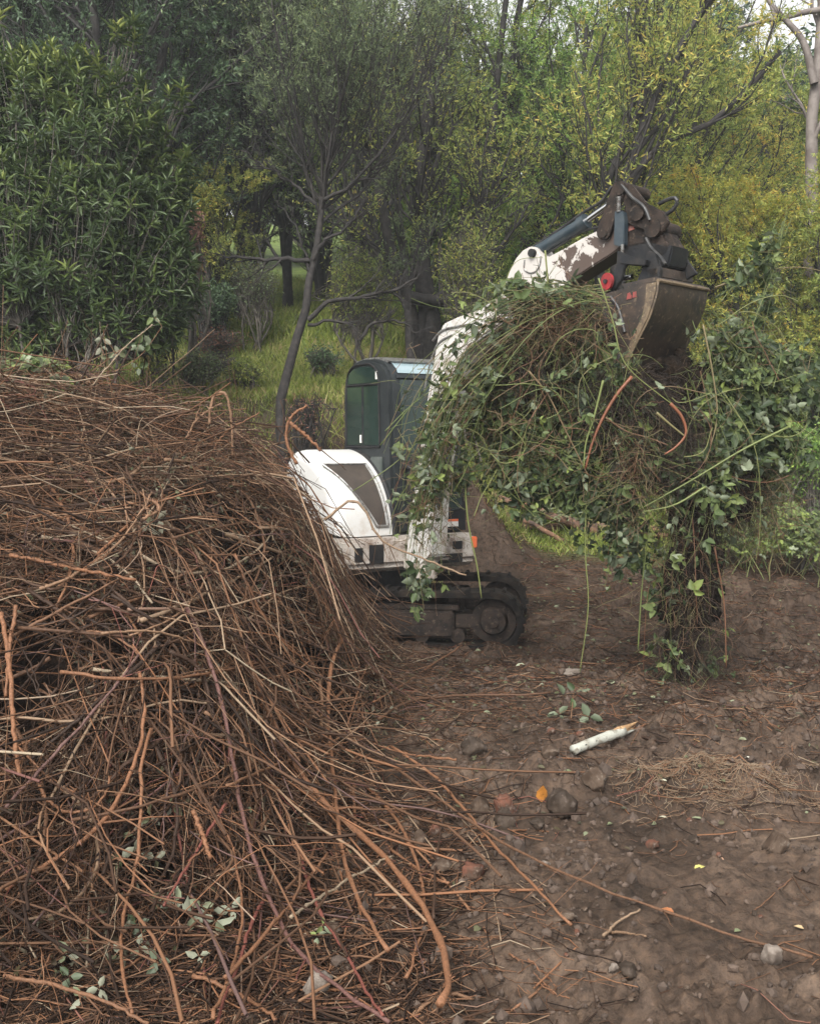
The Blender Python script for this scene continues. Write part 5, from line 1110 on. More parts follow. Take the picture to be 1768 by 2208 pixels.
# --- big laurel-like shrub on the left: rosettes of long leaves
r = rng(160); b0 = gpt(175, 10.9); b0[2] -= .1
lau = empty('laurel_shrub', b0, 'big glossy dark green shrub with whorled leaves filling the left side', 'shrub')
cl = [(60, 260, 170, 120, 11.2, .6), (200, 330, 150, 130, 11.0, .6), (60, 450, 160, 130, 10.8, .6), (230, 480, 170, 110, 10.8, .6), (330, 440, 90, 90, 11.1, .4), (120, 600, 190, 110, 10.7, .6), (320, 600, 110, 90, 10.9, .5), (60, 720, 150, 80, 10.9, .5), (240, 700, 140, 80, 10.8, .5), (-60, 350, 100, 250, 11, .6), (330, 700, 60, 50, 10.9, .3), (-40, 620, 100, 150, 10.8, .5), (100, 190, 110, 60, 11.3, .4)]
ros = []; 
for (px, py, rx, ry, Y, dz) in cl:
    n = int(rx*ry/50); s_ = Y/F_PX; d = rdir(r, n, -.75, 1); rad_ = r.uniform(.45, 1.0, (n, 1))**.5*(1+.25*r.normal(0, 1, (n, 1))*.6)
    ros.append(np.concatenate([P(px, py, Y)+d*rad_*np.array([rx*s_, dz, ry*s_]), d], 1))
# taller shoots breaking the outline
for (px, py, Y) in [(255, 45, 11.2), (285, 40, 11.2), (110, 90, 11.2), (40, 110, 11.2), (180, 120, 11.2), (215, 125, 11.1), (385, 205, 11.0), (340, 245, 11), (350, 300, 11), (245, 140, 11), (300, 170, 11), (20, 115, 11.2), (70, 105, 11.2), (395, 330, 11), (130, 130, 11)]:
    for j in range(4): ros.append(np.concatenate([P(px+r.normal(0, 9), py+r.normal(6, 10), Y)[None], np.array([[r.normal(0, .2), 0, 1]])], 1))
ros = np.concatenate(ros); n = len(ros); C0 = ros[:, :3]; d0 = unit(ros[:, 3:]+[0, 0, .8]+r.normal(0, .25, (n, 3)))
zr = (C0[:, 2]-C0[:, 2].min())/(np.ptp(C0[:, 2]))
# stems: every rosette sits on a twig that leads down and inwards to a branch
m = 26; hub = np.array([b0+[np.clip(r.normal(-.2, .6), -1.4, .55), r.normal(0, .3), r.uniform(.9, 3.2)] for _ in range(m)])
bp = np.array([spline([b0+[r.normal(0, .15), r.normal(0, .1), 0], (b0+h_)/2+r.normal(0, .12, 3), h_], 9) for h_ in hub])
V, Fs, v = tubes(bp, np.full((m, 1), .04)*np.linspace(1, .4, 9)[None], 6); obj_np('stems', V, Fs, M_barkg, lau)
hb = hub[np.argmin(np.linalg.norm(C0[:, None]-hub[None]+np.array([0, 0, -.4]), axis=2), axis=1)]
tw = np.array([spline([h_, (h_*.4+c*.6)-dd*.12, c], 7) for h_, c, dd in zip(hb, C0, d0)]); tw[:, 1:-1] += r.normal(0, .015, tw[:, 1:-1].shape)
V, Fs, v = tubes(tw, np.full((n, 1), .009)*np.linspace(1, .4, 7)[None], 4); obj_np('twigs', V, Fs, M_barkg, lau)
per = 13; i = np.repeat(np.arange(n), per); N = n*per; ph = np.tile(np.arange(per)*2.4, n)+r.normal(0, .3, N); el = np.tile(np.linspace(1.25, -.25, per), n)+r.normal(0, .15, N)
ax = d0[i]; u = unit(np.cross(ax, r.normal(0, 1, (n, 3))[i])); w_ = np.cross(ax, u)
D = ax*np.sin(el)[:, None]+(u*np.cos(ph)[:, None]+w_*np.sin(ph)[:, None])*np.cos(el)[:, None]
C = C0[i]-ax*(.012*np.tile(np.arange(per), n))[:, None]
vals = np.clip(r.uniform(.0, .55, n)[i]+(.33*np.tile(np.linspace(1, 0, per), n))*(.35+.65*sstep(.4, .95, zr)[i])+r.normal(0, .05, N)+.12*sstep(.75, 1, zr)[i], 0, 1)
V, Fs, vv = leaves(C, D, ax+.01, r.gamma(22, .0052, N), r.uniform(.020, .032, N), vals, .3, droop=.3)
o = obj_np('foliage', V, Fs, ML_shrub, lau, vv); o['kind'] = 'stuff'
# --- small shrubs under the trees
def bush(seed, px, py, Y, rx, ry, dz, n, per, ml, mb, name, label, cat, L=.06, W=.015, twl=.35, leafy=True, hang=-.2):
    r = rng(seed); c = P(px, py, Y); s_ = Y/F_PX; b = np.array([c[0], Y, gz(c[0], Y)])
    T = empty(name, b, label, cat)
    tips = c+rdir(r, n)*np.array([rx*s_, dz, ry*s_])*r.uniform(.3, 1, (n, 1)); ms = 7
    st = np.array([spline([b+r.normal(0, .08, 3)*[1, 1, 0], b*.5+c*.5+r.normal(0, .15, 3)*[1, .5, .3], c+r.normal(0, .3, 3)*[rx*s_*2, dz, ry*s_]], 9) for _ in range(ms)])
    V, Fs, v = tubes(st, np.full((ms, 1), .018)*np.linspace(1, .4, 9)[None], 5); obj_np('stems', V, Fs, mb, T)
    sp = st[r.integers(0, ms, n), r.integers(3, 9, n)]
    tw = sp[:, None]+(tips-sp)[:, None]*np.linspace(0, 1, 7)[None, :, None]; tw = sway(r, tw, .035)
    V, Fs, v = tubes(tw, np.full((n, 1), .0055)*np.linspace(1, .4, 7)[None], 3); obj_np('twigs', V, Fs, mb, T)
    if leafy:
        N = n*per; i = np.repeat(np.arange(n), per); a = r.integers(3, 7, N); C = tw[i, a]+r.normal(0, .04, (N, 3)); D = unit(r.normal(0, .7, (N, 3))+[0, 0, hang])
        V, Fs, vv = leaves(C, D, r.normal(0, 1, (N, 3)), r.uniform(.7, 1.2, N)*L, W, np.clip(r.uniform(.05, .85, N), 0, 1), kind='thin'); obj_np('crown', V, Fs, ml, T, vv)
    return T
bush(200, 402, 490, 13.0, 42, 55, .3, 200, 14, ML_rust, M_barkg, 'dead_shrub', 'rusty red dead shrub beside the laurel', 'shrub')
bush(201, 360, 660, 12.2, 60, 70, .4, 260, 22, ML_dark, M_bark, 'shrub', 'small dark shrub at the foot of the laurel', 'shrub')
bush(202, 545, 600, 15.2, 70, 45, .5, 240, 6, ML_grey, M_barkg, 'dead_shrub', 'grey leafless twiggy shrub left of the leaning trunk', 'shrub', L=.05)
bush(203, 470, 640, 14.6, 40, 35, .4, 150, 22, ML_dark, M_bark, 'shrub', 'round dark shrub between the laurel and the leaning trunk', 'shrub')
bush(204, 440, 440, 15.0, 45, 60, .4, 220, 26, ML_yellow, M_bark, 'shrub', 'yellow shrub in the gap beside the laurel', 'shrub')
bush(205, 780, 600, 13.6, 90, 90, .5, 380, 10, ML_willow, M_barkg, 'shrub', 'thin scrub of yellow leaves and twigs above the cab', 'shrub')
bush(206, 1010, 560, 13.4, 80, 110, .5, 380, 12, ML_willow, M_barkg, 'shrub', 'thin twiggy shrub behind the boom elbow', 'shrub')
bush(207, 340, 790, 11.4, 35, 40, .3, 70, 10, ML_willow, M_barkg, 'shrub', 'weedy shrub behind the crest of the heap', 'shrub', L=.05, W=.02)
#bush(208, 470, 850, 11.6, 80, 50, .3, 240, 16, ML_green, M_barkg, 'shrub', 'low green weeds on the lip of the bank', 'weeds', L=.045, W=.02)
bush(209, 1740, 960, 11.8, 50, 50, .4, 160, 14, ML_green, M_barkg, 'shrub', 'bright green scrub at the right edge, mid height', 'shrub', L=.06, W=.025)
bush(210, 430, 790, 12.3, 60, 26, .35, 200, 14, ML_grey, M_barkg, 'shrub', 'low grey green scrub on the bank behind the hoop of cane', 'scrub', L=.04, W=.016)
bush(211, 530, 800, 12.5, 45, 20, .3, 150, 12, ML_willow, M_barkg, 'shrub', 'low yellowish scrub on the bank left of the leaning trunk', 'scrub', L=.04, W=.016)
bush(212, 480, 730, 13.6, 60, 22, .4, 120, 5, ML_rust, M_barkg, 'dead_shrub', 'brown dead bracken on the grassy bank', 'scrub', L=.05, W=.014)
bush(213, 700, 770, 13.4, 40, 18, .3, 110, 12, ML_dark, M_barkg, 'shrub', 'dark low scrub between the leaning trunk and the cab', 'scrub', L=.04, W=.016)
bush(214, 660, 880, 11.45, 60, 40, .12, 160, 3, ML_rust, M_bark, 'root_tangle', 'dark roots and dry stems hanging on the earth face beside the cab', 'roots', L=.05, W=.008)
# bramble patches on the right
def patch_bramble(seed, px, py, Y, rx, ry, dz, n, label, m=M_leaf, vr=(.2, 1)):
    r = rng(seed); c = P(px, py, Y); s_ = Y/F_PX; b = np.array([c[0], Y, gz(c[0], Y)]); T = empty('bramble_patch', b, label, 'brambles')
    d = rdir(r, n, -.5, 1); C = c+d*np.array([rx*s_, dz, ry*s_])*r.uniform(.2, 1, (n, 1))**.4
    k = max(10, n//14); st = C[r.integers(0, n, k)]; root = b+r.normal(0, 1, (k, 3))*[rx*s_*.5, dz*.5, 0]
    pth = root[:, None]+(st-root)[:, None]*np.linspace(0, 1, 8)[None, :, None]+np.array([0, 0, .12])*np.sin(np.linspace(0, 3.1, 8))[None, :, None]; pth = sway(r, pth, .03)
    V, Fs, v = tubes(pth, r.uniform(.003, .006, (k, 1)), 4, r.uniform(.1, .9, k)); obj_np('stems', V, Fs, M_vine, T, v)
    C = np.repeat(C, 3, 0); bd = unit(r.normal(0, 1, (n, 3))*[1, 1, .6]); N0 = unit(r.normal(0, .5, (n, 3))+[0, -.3, 1]); sd_ = unit(np.cross(bd, N0))
    D = np.stack([bd, bd*.4+sd_, bd*.4-sd_], 1).reshape(-1, 3); N = np.repeat(N0, 3, 0); L = np.repeat(r.uniform(.04, .075, n), 3)
    V, Fs, v = leaves(C, D, N, L, L*.62, np.clip(np.repeat(r.uniform(*vr, n), 3)+r.normal(0, .05, n*3), 0, 1), .2); o = obj_np('foliage', V, Fs, m, T, v); o['kind'] = 'stuff'
    return T
patch_bramble(301, 1650, 1150, 11.6, 120, 75, .5, 460, 'leafy green bramble patch right of the hanging roots', vr=(.5, 1))
patch_bramble(302, 1770, 1170, 11.2, 90, 80, .5, 300, 'green bramble patch cut by the right edge', vr=(.45, 1))
patch_bramble(303, 1560, 1160, 11.9, 60, 70, .4, 260, 'yellow green bramble clump close behind the hanging roots', vr=(.6, 1))
patch_bramble(304, 1700, 1050, 12.4, 110, 60, .4, 360, 'dull brambles on the rise at the right', M_wilt, vr=(.1, .8))
patch_bramble(305, 1200, 1110, 13.2, 90, 30, .3, 140, 'low brambles behind the cut logs', M_wilt, vr=(.3, .9))
patch_bramble(306, 70, 800, 6.9, 75, 28, .25, 170, 'fresh yellow green brambles on the crest of the heap at the left', vr=(.6, 1))
patch_bramble(307, 135, 850, 6.6, 40, 40, .12, 40, 'few bright leaves hanging below the fresh brambles', vr=(.5, .9))
spray('bramble_spray', [(200, 800), (280, 740), (330, 700)], 6.9, [(215, 755), (240, 765), (225, 740), (250, 750)], 'spray of pale leaves in front of the laurel foot', 'bramble', M_wilt, seed=12, vr=(.45, .8), L=(.04, .065))
spray('bramble_spray', [(250, 800), (300, 770), (350, 705)], 7.0, [(285, 755), (300, 765), (290, 790), (330, 750), (335, 700)], 'spray of larger olive leaves above the crest', 'bramble', M_leaf, seed=13, vr=(.4, .7), L=(.045, .07))
spray('bramble_spray', [(1230, 1560), (1235, 1500), (1240, 1480)], None, [(1215, 1500), (1235, 1530), (1205, 1540), (1270, 1545), (1240, 1490)], 'dark green bramble sprig on the soil left of the white stick', 'bramble', M_leaf, seed=14, fnlift=.08, vr=(.25, .5), L=(.07, .10))
# --- grass
M_grass = lm('grass_blade', [(0, (.07, .09, .025)), (.35, (.15, .19, .04)), (.6, (.24, .30, .055)), (.8, (.32, .33, .10)), (1, (.38, .29, .15))], .35, .3, 1.2)
def grass(seed, n, xr, yr, L, W, vr, label, bendy=.5, fil=None, dens=None):
    r = rng(seed); x = r.uniform(*xr, n); y = r.uniform(*yr, n)
    if fil is not None: m = fil(x, y, r); x, y = x[m], y[m]
    n = len(x); C = np.stack([x, y, terrain(x, y)-.01], -1); D = unit(r.normal(0, bendy, (n, 3))*[1, 1, .2]+[0, 0, 1]); N = r.normal(0, 1, (n, 3))*[1, 1, .1]
    V, Fs, vv = leaves(C, D, N, r.uniform(*L, n), W, np.clip(r.uniform(*vr, n)+.3*vnoise(x*1.3, y*1.3, 44), 0, 1), kind='thin', droop=.35)
    o = obj_np('grass', V, Fs, M_grass, vals=vv); return tag(o, label, 'grass', kind='stuff')
grass(1, 60000, (-4.2, 1.2), (11.9, 15.5), (.04, .17), .010, (.1, 1), 'short bright green grass on the bank behind the cab')
grass(2, 60000, (-6, 3.5), (15.5, 24), (.10, .25), .02, (.2, .8), 'grass under the trees farther up the slope')
grass(3, 22000, (1.0, 6.0), (12.3, 16.5), (.06, .2), .012, (.2, .95), 'weedy grass on the rise at the right', fil=lambda x, y, r: vnoise(x*.8, y*.8, 3)+.25 > r.uniform(0, .5, len(x)))
grass(4, 7000, (-4.0, .3), (11.25, 12.0), (.15, .42), .008, (.5, 1), 'long dry grass hanging over the eroded lip of the bank', .75)
# --- cut logs behind the hanging brambles
M_log = surf('split_wood', (.16, .085, .05), (.07, .045, .034), .8, scale=9, bs=.5, c3=(.32, .17, .09), scale3=22)
for (x0, x1, py, Y, rad, lb) in ((1060, 1290, 1160, 13.0, .055, 'longest cut log lying behind the hanging brambles'), (1120, 1450, 1148, 13.2, .045, 'reddish split log behind the first one'), (1080, 1220, 1172, 12.7, .03, 'thin cut branch in front of the logs'), (1300, 1560, 1168, 12.9, .03, 'thin branch lying at the right end of the logs')):
    a = P(x0, py, Y); c = P(x1, py+4, Y+.1); a[2] = terrain(a[0], a[1])+rad; c[2] = terrain(c[0], c[1])+rad*1.3
    q = spline([a, (a+c)/2+[0, 0, .02], c], 12); q[1:-1] += rng(x0).normal(0, .008, (10, 3)); V, Fs, v = tubes(q[None], (rad*(1+.1*rng(x1).normal(0, 1, 12)))[None], 9, caps=True)
    tag(obj_np('cut_log', V, Fs, M_log, loc=a), lb, 'log')
# ================================================================== ON THE GROUND
M_stone = surf('muddy_stone', (.055, .037, .026), (.10, .071, .052), .85, spec=.15, scale=9, bs=.6, c3=(.16, .13, .105), scale3=30)
M_stoned = surf('dark_wet_stone', (.030, .021, .015), (.058, .042, .031), .75, spec=.2, scale=8, bs=.6, c3=(.11, .085, .07), scale3=24)
M_brick = surf('broken_brick', (.12, .052, .034), (.07, .045, .032), .85, spec=.15, scale=10, bs=.5, c3=(.2, .15, .125), scale3=28)
M_pale = surf('pale_rubble', (.17, .14, .115), (.09, .068, .053), .8, scale=12, bs=.5)
def rock(px, py, wpx, hpx, m, name, label, cat='stone', seed=0, blocky=0, rot=0, group=None, sink=.25):
    r = rng(seed+int(px)+int(py)); c = hit([px], [py+hpx*.35], 'T')[0]; s_ = c[1]/F_PX; w2, h2 = wpx*s_/2, hpx*s_/2
    b = bmesh.new()
    if blocky:
        bmesh.ops.create_cube(b, size=1.7); bmesh.ops.bevel(b, geom=b.edges[:], offset=.12, segments=2, affect='EDGES'); bmesh.ops.subdivide_edges(b, edges=b.edges[:], cuts=3, use_grid_fill=True)
    else: bmesh.ops.create_icosphere(b, subdivisions=4, radius=1)
    V = np.array([v.co[:] for v in b.verts]); Fs = {}
    for f in b.faces: Fs.setdefault(len(f.verts), []).append([v.index for v in f.verts])
    b.free(); sd_ = r.integers(0, 999)
    if not blocky:      # facet by cutting planes
        for _ in range(11):
            n_ = rdir(r, 1)[0]; d = V@n_; lim = r.uniform(.55, .85); V -= np.maximum(d-lim, 0)[:, None]*n_*.92
    V *= (1+.26*fbm(V[:, 0]*2.2+sd_, V[:, 1]*2.2+V[:, 2]*2, 5, 1, .6))[:, None]
    V = V*np.array([w2, w2*.8, h2*1.15]); ca, sa = math.cos(rot), math.sin(rot)
    V = np.stack([V[:, 0]*ca-V[:, 2]*sa, V[:, 1], V[:, 0]*sa+V[:, 2]*ca], -1); az = r.uniform(-.6, .6); V = np.stack([V[:, 0]*math.cos(az)-V[:, 1]*math.sin(az), V[:, 0]*math.sin(az)+V[:, 1]*math.cos(az), V[:, 2]], -1)
    c[2] = terrain(c[0], c[1])+h2*(.95-sink*2)
    o = obj_np(name, V+c, [np.array(f) for f in Fs.values()], m, loc=c)
    return tag(o, label, cat, group)
rock(1206, 1738, 78, 74, M_stoned, 'stone', 'largest dark rough stone beside the orange leaf')
rock(1022, 1612, 58, 50, M_stoned, 'stone', 'dark round stone at the left, up the slope from the bricks')
rock(1086, 1768, 56, 50, M_stoned, 'stone', 'dark stone leaning on the broken brick')
rock(1088, 1740, 42, 62, M_brick, 'broken_brick', 'upright broken brick left of the orange leaf', 'brick', blocky=1, rot=.2)
rock(1160, 1780, 38, 28, M_stoned, 'stone', 'small wet stone with a pale top, right of the broken brick')
rock(1035, 1735, 44, 50, M_stone, 'stone', 'grey brown stone at the left of the broken brick')
rock(905, 1806, 46, 48, M_stone, 'stone', 'rounded brown stone under the canes, left one of a pair')
rock(938, 1806, 32, 34, M_brick, 'stone', 'angular reddish stone under the canes, right one of a pair')
rock(1185, 1632, 44, 32, M_stone, 'stone', 'muddy clod below the lower end of the white stick')
rock(968, 1642, 50, 34, M_stone, 'stone', 'flat stone at the edge of the heap')
rock(1282, 1690, 60, 60, M_stone, 'stone', 'muddy lump sticking out of the low spoil edge')
rock(1672, 1822, 44, 50, M_stone, 'brick_fragment', 'greyish broken brick half buried at the right', 'brick', blocky=1, rot=-.6)
rock(1495, 1818, 36, 22, M_stoned, 'stone', 'small dark stone left of the half buried brick')
rock(1308, 1812, 22, 20, M_stoned, 'stone', 'tiny dark stone in the middle of the bare mud')
rock(1662, 2062, 56, 44, M_pale, 'stone', 'pale lump with a dark hollow beneath, lower right')
rock(1350, 2106, 50, 36, M_stoned, 'stone', 'dark stone beside a pale chip at the bottom')
rock(1322, 2100, 24, 22, M_pale, 'stone', 'pale chip touching the dark stone at the bottom')
rock(1520, 2132, 34, 24, M_stone, 'stone', 'small brown stone at the bottom right')
rock(680, 2130, 58, 80, M_pale, 'rubble_block', 'long pale block lying among the canes at the bottom', 'rubble', blocky=1, rot=-.5)
rock(1215, 1978, 60, 22, M_stone, 'stone', 'flat stone just left of the twig fan')
rock(1020, 1880, 48, 30, M_brick, 'brick_fragment', 'flat reddish brick bit below the stone pair', 'brick', blocky=1)
rock(1405, 1822, 30, 16, M_brick, 'brick_fragment', 'thin reddish brick bit in the bare mud', 'brick', blocky=1)
rock(715, 2015, 60, 40, M_stone, 'stone', 'reddish brown stone behind the seedling')
rock(950, 1868, 60, 30, M_stone, 'stone', 'wide low stone under the thin stalks')
rock(1175, 1870, 26, 16, M_pale, 'stone', 'small pale stone in the mud below the wet stone')
r = rng(31)
for i in range(55):
    px, py = r.uniform(880, 1768), r.uniform(1560, 2200); s = r.uniform(7, 20)
    rock(px, py, s, s*.75, [M_stone, M_stoned, M_brick, M_stone][i % 4], 'pebble', 'small pebble half sunk in the trodden mud', 'pebble', seed=i, group='pebbles in the mud')
# broken white painted stick
M_birch = surf('white_peeling_bark', (.36, .36, .31), (.16, .135, .10), .7, scale=14, lo=.48, hi=.62, bs=.5, c3=(.08, .06, .045), scale3=30)
M_wood = surf('split_pale_wood', (.36, .22, .11), (.26, .15, .07), .7, scale=20, bs=.4)
a = hit([1236], [1632], 'T')[0]+[0, 0, .035]; c = hit([1345], [1598], 'T')[0]+[0, .03, .045]; ax = unit(c-a)
tk = empty('white_stick', a, 'broken piece of white barked branch with a splintered orange end', 'branch')
q = spline([a, (a+c)/2+[0, 0, .004], c], 14); V, Fs, v = tubes(q[None], (.027*(1+.025*rng(3).normal(0, 1, 14))*np.linspace(.92, 1, 14))[None], 14, caps=True); obj_np('bark', V, Fs, M_birch, tk)
for j, (o1, l_, w_, mm) in enumerate(((.012, .17, .022, M_wood), (-.012, .15, .020, M_birch), (.0, .13, .020, M_wood), (.02, .09, .012, M_wood), (.022, -.12, .014, M_wood))):
    s0 = c-ax*.03+np.array([0, 0, o1]); t = np.linspace(0, 1, 7); pp = s0+ax*l_*t[:, None]+np.array([0, 0, .012])*(t**2)[:, None]*(1 if j == 0 else -.4)
    V, Fs, v = tubes(pp[None], (w_*(1-t*.93))[None], 6, caps=True); obj_np('splinter', V, Fs, mm, tk)
for k in range(4):
    p0 = a+ax*.04*(k+1)*1.1+np.array([0, -.028, .012*(k % 2)]); rr_ = rng(k)
    V, Fs, v = tubes((p0+ax*np.linspace(0, .012, 3)[:, None])[None], np.full((1, 3), .004), 6, caps=True); obj_np('bark_scar', V, Fs, M_dark, tk)
def stick(pts, rad, v, label, lift=.01, fn='T'):
    pts = np.array(pts, float); q = hit(pts[:, 0], pts[:, 1], fn)+[0, 0, lift]; q = spline(q, 16); q = q+rng(int(pts[0][0])).normal(0, .0015, q.shape)
    V, Fs, vv = tubes(q[None], (rad*np.linspace(1, .6, 16))[None], 7, [v], caps=True); return tag(obj_np('stick', V, Fs, M_cane_near, vals=vv, loc=q[0]), label, 'stick')
stick([(1375, 1590), (1410, 1600), (1458, 1607)], .009, .1, 'dark stick lying behind the splintered end')
stick([(1105, 1795), (1150, 1795), (1200, 1802)], .005, .55, 'orange brown stick lying below the stones')
stick([(1730, 1880), (1670, 1930), (1612, 1980)], .003, .5, 'straight thin twig slanting on the mud at the right')
stick([(1565, 1932), (1610, 1930), (1665, 1931)], .004, .2, 'short dark twig pressed in the mud')
stick([(1640, 1695), (1600, 1745), (1560, 1752), (1450, 1760)], .006, .1, 'dark root curling over the sod on the right')
stick([(1300, 2035), (1340, 2000), (1380, 1980)], .006, .78, 'pale split twig of the fan near the bottom', .03)
stick([(1310, 2020), (1350, 2024), (1390, 2030)], .006, .75, 'lower pale twig of the fan near the bottom', .02)
stick([(935, 2010), (940, 1880), (960, 1760)], .006, .2, 'dark stem standing up from the mud among the canes', .05)
stick([(870, 2215), (960, 2150), (1020, 2160)], .008, .7, 'curved tan stick at the bottom edge')
stick([(1090, 2208), (1130, 2175), (1180, 2140)], .006, .84, 'pale stick at the bottom edge, right of the hooked cane')
stick([(1010, 2230), (1110, 2180), (1180, 2125)], .006, .66, 'tan stick leaning beside the pale stick at the bottom')
stick([(1180, 1498), (1140, 1500), (1170, 1478)], .006, .75, 'short bent stick on the far soil')
for k, (x0, y0, x1, y1) in enumerate([(1100, 2100, 1180, 2190), (1130, 2060, 1225, 2165), (1090, 2050, 1200, 2150), (1050, 2080, 1240, 2160), (980, 2020, 1100, 2080), (960, 1960, 1180, 2000), (1000, 1940, 1230, 1985)]):
    cane([(x0, y0), ((x0+x1)/2+6, (y0+y1)/2-4), (x1, y1)], .0035, .55, 'thin orange cane end fanned out on the mud near the bottom', .02, .6, 'fanned cane ends on the mud')
# single fallen leaves
def fleaf(px, py, L, a0, colr, label, name='fallen_leaf', up=.2, wr=.7, stand=False):
    m, nt, p, out = newmat(name+'_colour'); n = noise_n(nt, 45, 4, .6); rr_ = ramp(nt, n.outputs[0], [(.3, tuple(c*.6 for c in colr)), (.6, colr)]); nt.links.new(rr_.outputs[0], p.inputs['Base Color']); p.inputs['Roughness'].default_value = .5
    c = hit([px], [py], 'T')[0]+[0, 0, .012]; b = bmesh.new(); n_ = 10; G = []
    for i in range(n_+1):
        t = i/n_; w = L*wr*.5*math.sin(math.pi*min(1, t**.8))*(1+.08*math.sin(i*2.3)); row = []
        for j in (-1, -.5, 0, .5, 1): row.append((j*w, L*t, .18*abs(j)*w+.10*L*math.sin(t*2.5)+.01*math.sin(i*1.7+j*3)*L))
        G.append(row)
    V = np.array(G).reshape(-1, 3)
    if stand: V = np.stack([V[:, 0], V[:, 2]-V[:, 1]*.25, V[:, 1]], -1)
    ca, sa = math.cos(a0), math.sin(a0)
    V = np.stack([V[:, 0]*ca-V[:, 1]*sa, V[:, 0]*sa+V[:, 1]*ca, V[:, 2]], -1)+c
    idx = np.arange(V.shape[0]).reshape(n_+1, 5); F = np.stack([idx[:-1, :-1], idx[:-1, 1:], idx[1:, 1:], idx[1:, :-1]], -1).reshape(-1, 4)
    b.free(); return tag(obj_np(name, V, [F], m, loc=c), label, 'leaf')
fleaf(1168, 1735, .085, .2, (.42, .17, .03), 'curled orange brown leaf standing beside the largest dark stone', up=1, wr=.65, stand=True)
fleaf(1497, 1880, .05, -1.2, (.50, .46, .14), 'yellow leaf lying on the bare mud')
fleaf(1452, 1975, .05, 1.0, (.34, .13, .05), 'crumpled reddish brown leaf above the long thin cane')
fleaf(1732, 2010, .035, 1.0, (.50, .36, .2), 'small beige leaf at the right edge')
fleaf(1438, 1690, .035, 1.2, (.55, .55, .42), 'small whitish leaf by the sod clump')
fleaf(1112, 1440, .09, -1.3, (.45, .50, .36), 'pale leaf lying on the soil below the hanging brambles')
fleaf(1325, 1480, .09, .5, (.40, .46, .3), 'pale leaf near the foot of the hanging roots')
fleaf(1560, 1860, .03, 1, (.5, .3, .2), 'tiny beige leaf near the half buried brick')
fleaf(1510, 1605, .06, .4, (.42, .26, .12), 'tan leaf on the soil right of the stick')
fleaf(1620, 1640, .04, 1.4, (.5, .48, .4), 'whitish scrap on the soil at the right')
fleaf(1440, 1770, .04, 1.2, (.5, .48, .36), 'pale scrap left of the dark root')
# grey rag of bark on the soil
rock(1235, 1450, 60, 14, M_pale, 'bark_rag', 'grey white scrap of rotten bark on the far soil', 'bark')
# litter
r = rng(55)
def ground_bits(n, xr, yr, lr, rr, fil=None, k=4, lift=.004, vr=None):
    x = r.uniform(*xr, n); y = r.uniform(*yr, n)
    if fil is not None: m = fil(x, y); x, y = x[m], y[m]
    n = len(x); a = r.uniform(0, 3.14, n); L = r.uniform(*lr, n); t = np.linspace(-.5, .5, k)[None]
    an = a[:, None]+r.normal(0, .5, (n, 1))*t; X = x[:, None]+np.cos(an)*L[:, None]*t; Y = y[:, None]+np.sin(an)*L[:, None]*t
    Z = np.where(pile_h(X, Y) > .01, np.maximum(S(X, Y)-.015, terrain(X, Y)), terrain(X, Y)); Z = np.maximum(Z, .5*(Z[:, :1]+Z[:, -1:]))+lift+r.uniform(0, .012, (n, 1))
    return np.stack([X, Y, Z], -1), r.uniform(*rr, (n, 1)), (cane_mix(r, n, -.04) if vr is None else r.uniform(*vr, n))
def dens(x, y):      # litter is thick on the far soil, thin on the trodden mud in front
    d = .16+.75*sstep(5.2, 6.6, y)+.5*sstep(.25, -.1, x-.12*(y-3)) + .9*np.exp(-(((x-1.35)/.5)**2+((y-5.1)/.35)**2)) + .35*vnoise(x*2, y*2, 66)
    return (r.uniform(0, 1, len(x)) < d) & (pile_h(x, y) < .15)
A = Acc()
for args in ((15000, (-.9, 3.4), (3.0, 9.0), (.03, .14), (.0006, .0016)), (9000, (.0, 4.5), (6.0, 13.5), (.06, .28), (.001, .003)), (1700, (-.6, 3.2), (3.0, 9), (.12, .4), (.0015, .0035)), (5000, (-.9, .6), (3.0, 5.2), (.05, .3), (.001, .0028)), (9000, (-2.6, -.2), (2.75, 4.0), (.04, .22), (.001, .0026)), (1500, (-2.6, .1), (2.8, 3.9), (.2, .6), (.002, .005))):
    A.add(*tubes(*ground_bits(*args, fil=dens)[:2], 3, None)[:2], .5) if False else None
    Pp, rad, v = ground_bits(*args, fil=dens); A.add(*tubes(Pp, rad, 3, v))
# straw mat on the sod
Pp, rad, v = ground_bits(3600, (.95, 2.0), (4.75, 5.45), (.04, .16), (.0006, .0014), fil=lambda x, y: np.exp(-(((x-1.42)/.36)**2+((y-5.08)/.2)**2)) > r.uniform(0, 1, len(x)), vr=(.68, .86), lift=.008); A.add(*tubes(Pp, rad, 3, v))
o = A.build('twig_litter', M_cane); tag(o, 'broken twigs, straw and cane scraps strewn over the mud', 'litter', kind='stuff')
n = 5200; x = r.uniform(-.8, 4.5, n); y = r.uniform(3.1, 12.5, n); m = dens(x, y) & (y > 5.0+r.uniform(-2.0, .6, n)); x, y = x[m], y[m]; n = len(x)
C = np.stack([x, y, terrain(x, y)+.008], -1); D = rdir(r, n, -.1, .35); N = rdir(r, n, .5, 1)
V, Fs, v = leaves(C, D, N, r.uniform(.02, .055, n), r.uniform(.012, .03, n), np.clip(r.beta(1.3, 1.8, n), 0, 1), .3)
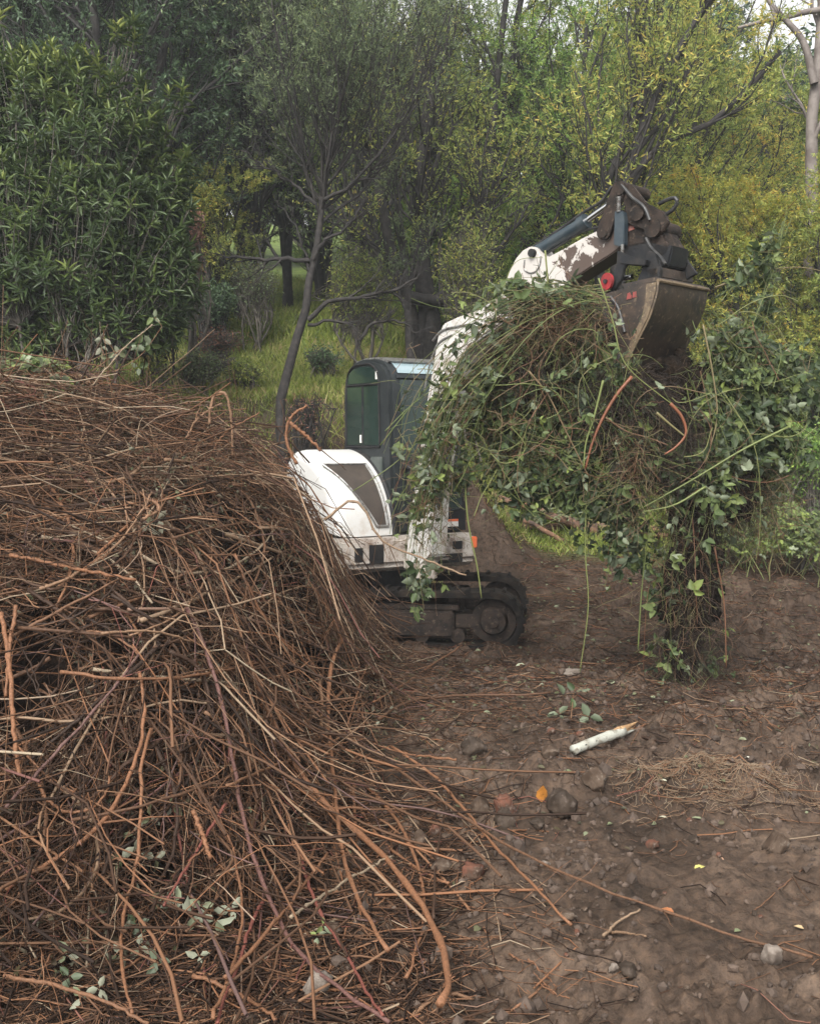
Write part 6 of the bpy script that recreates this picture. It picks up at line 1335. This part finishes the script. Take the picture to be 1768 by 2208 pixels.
o = obj_np('leaf_litter', V, Fs, M_wilt, vals=v); tag(o, 'small faded leaves dropped over the soil', 'leaves', kind='stuff')
# crumbs of earth
n = 14000; x = r.uniform(-.4, 3.6, n); y = r.uniform(3.05, 9, n); s = r.gamma(1.5, .0042, n)+.003; b = bmesh.new(); bmesh.ops.create_icosphere(b, subdivisions=1, radius=1); IV = np.array([v.co[:] for v in b.verts]); IF = np.array([[v.index for v in f.verts] for f in b.faces]); b.free()
cl_ = (vnoise(x*3, y*3, 12)+.35 > r.uniform(0, .8, n)); x, y, s = x[cl_], y[cl_], s[cl_]; n = len(x)
V = IV[None]*(s[:, None, None]*r.uniform(.6, 1.3, (n, 1, 3)))*(1+.22*r.normal(0, 1, (n, len(IV), 1)).clip(-1.6, 1.6))+np.stack([x, y, terrain(x, y)+s*.3], -1)[:, None]
Fc = (IF[None]+(np.arange(n)*len(IV))[:, None, None]).reshape(-1, 3)
M_crumb = surf('earth_crumb', (.048, .032, .023), (.095, .065, .048), .85, scale=4)
o = obj_np('mud_crumbs', V.reshape(-1, 3), [Fc], M_crumb, smooth=False); tag(o, 'crumbs and clods of dark earth on the trodden ground', 'soil', kind='stuff')
# ================================================================== DAMP AIR
hb_ = bmesh.new(); bmesh.ops.create_cube(hb_, size=1)
for v in hb_.verts: v.co = Vector((v.co.x*420, 0, 0)) + Vector((0, (-30 if v.co.y < 0 else 260), (-3 if v.co.z < 0 else 34)))
me = bpy.data.meshes.new('haze'); hb_.to_mesh(me); hb_.free()
m_h = bpy.data.materials.new('damp_air'); m_h.use_nodes = True; nt_ = m_h.node_tree; nt_.nodes.clear()
pv = nt_.nodes.new('ShaderNodeVolumePrincipled'); pv.inputs['Color'].default_value = (.92, .96, 1, 1); pv.inputs['Density'].default_value = .0023; pv.inputs['Anisotropy'].default_value = .2
ou = nt_.nodes.new('ShaderNodeOutputMaterial'); nt_.links.new(pv.outputs[0], ou.inputs['Volume']); me.materials.append(m_h)
o = link('haze', me); o['kind'] = 'stuff'; o['label'] = 'thin grey haze hanging in the damp air'
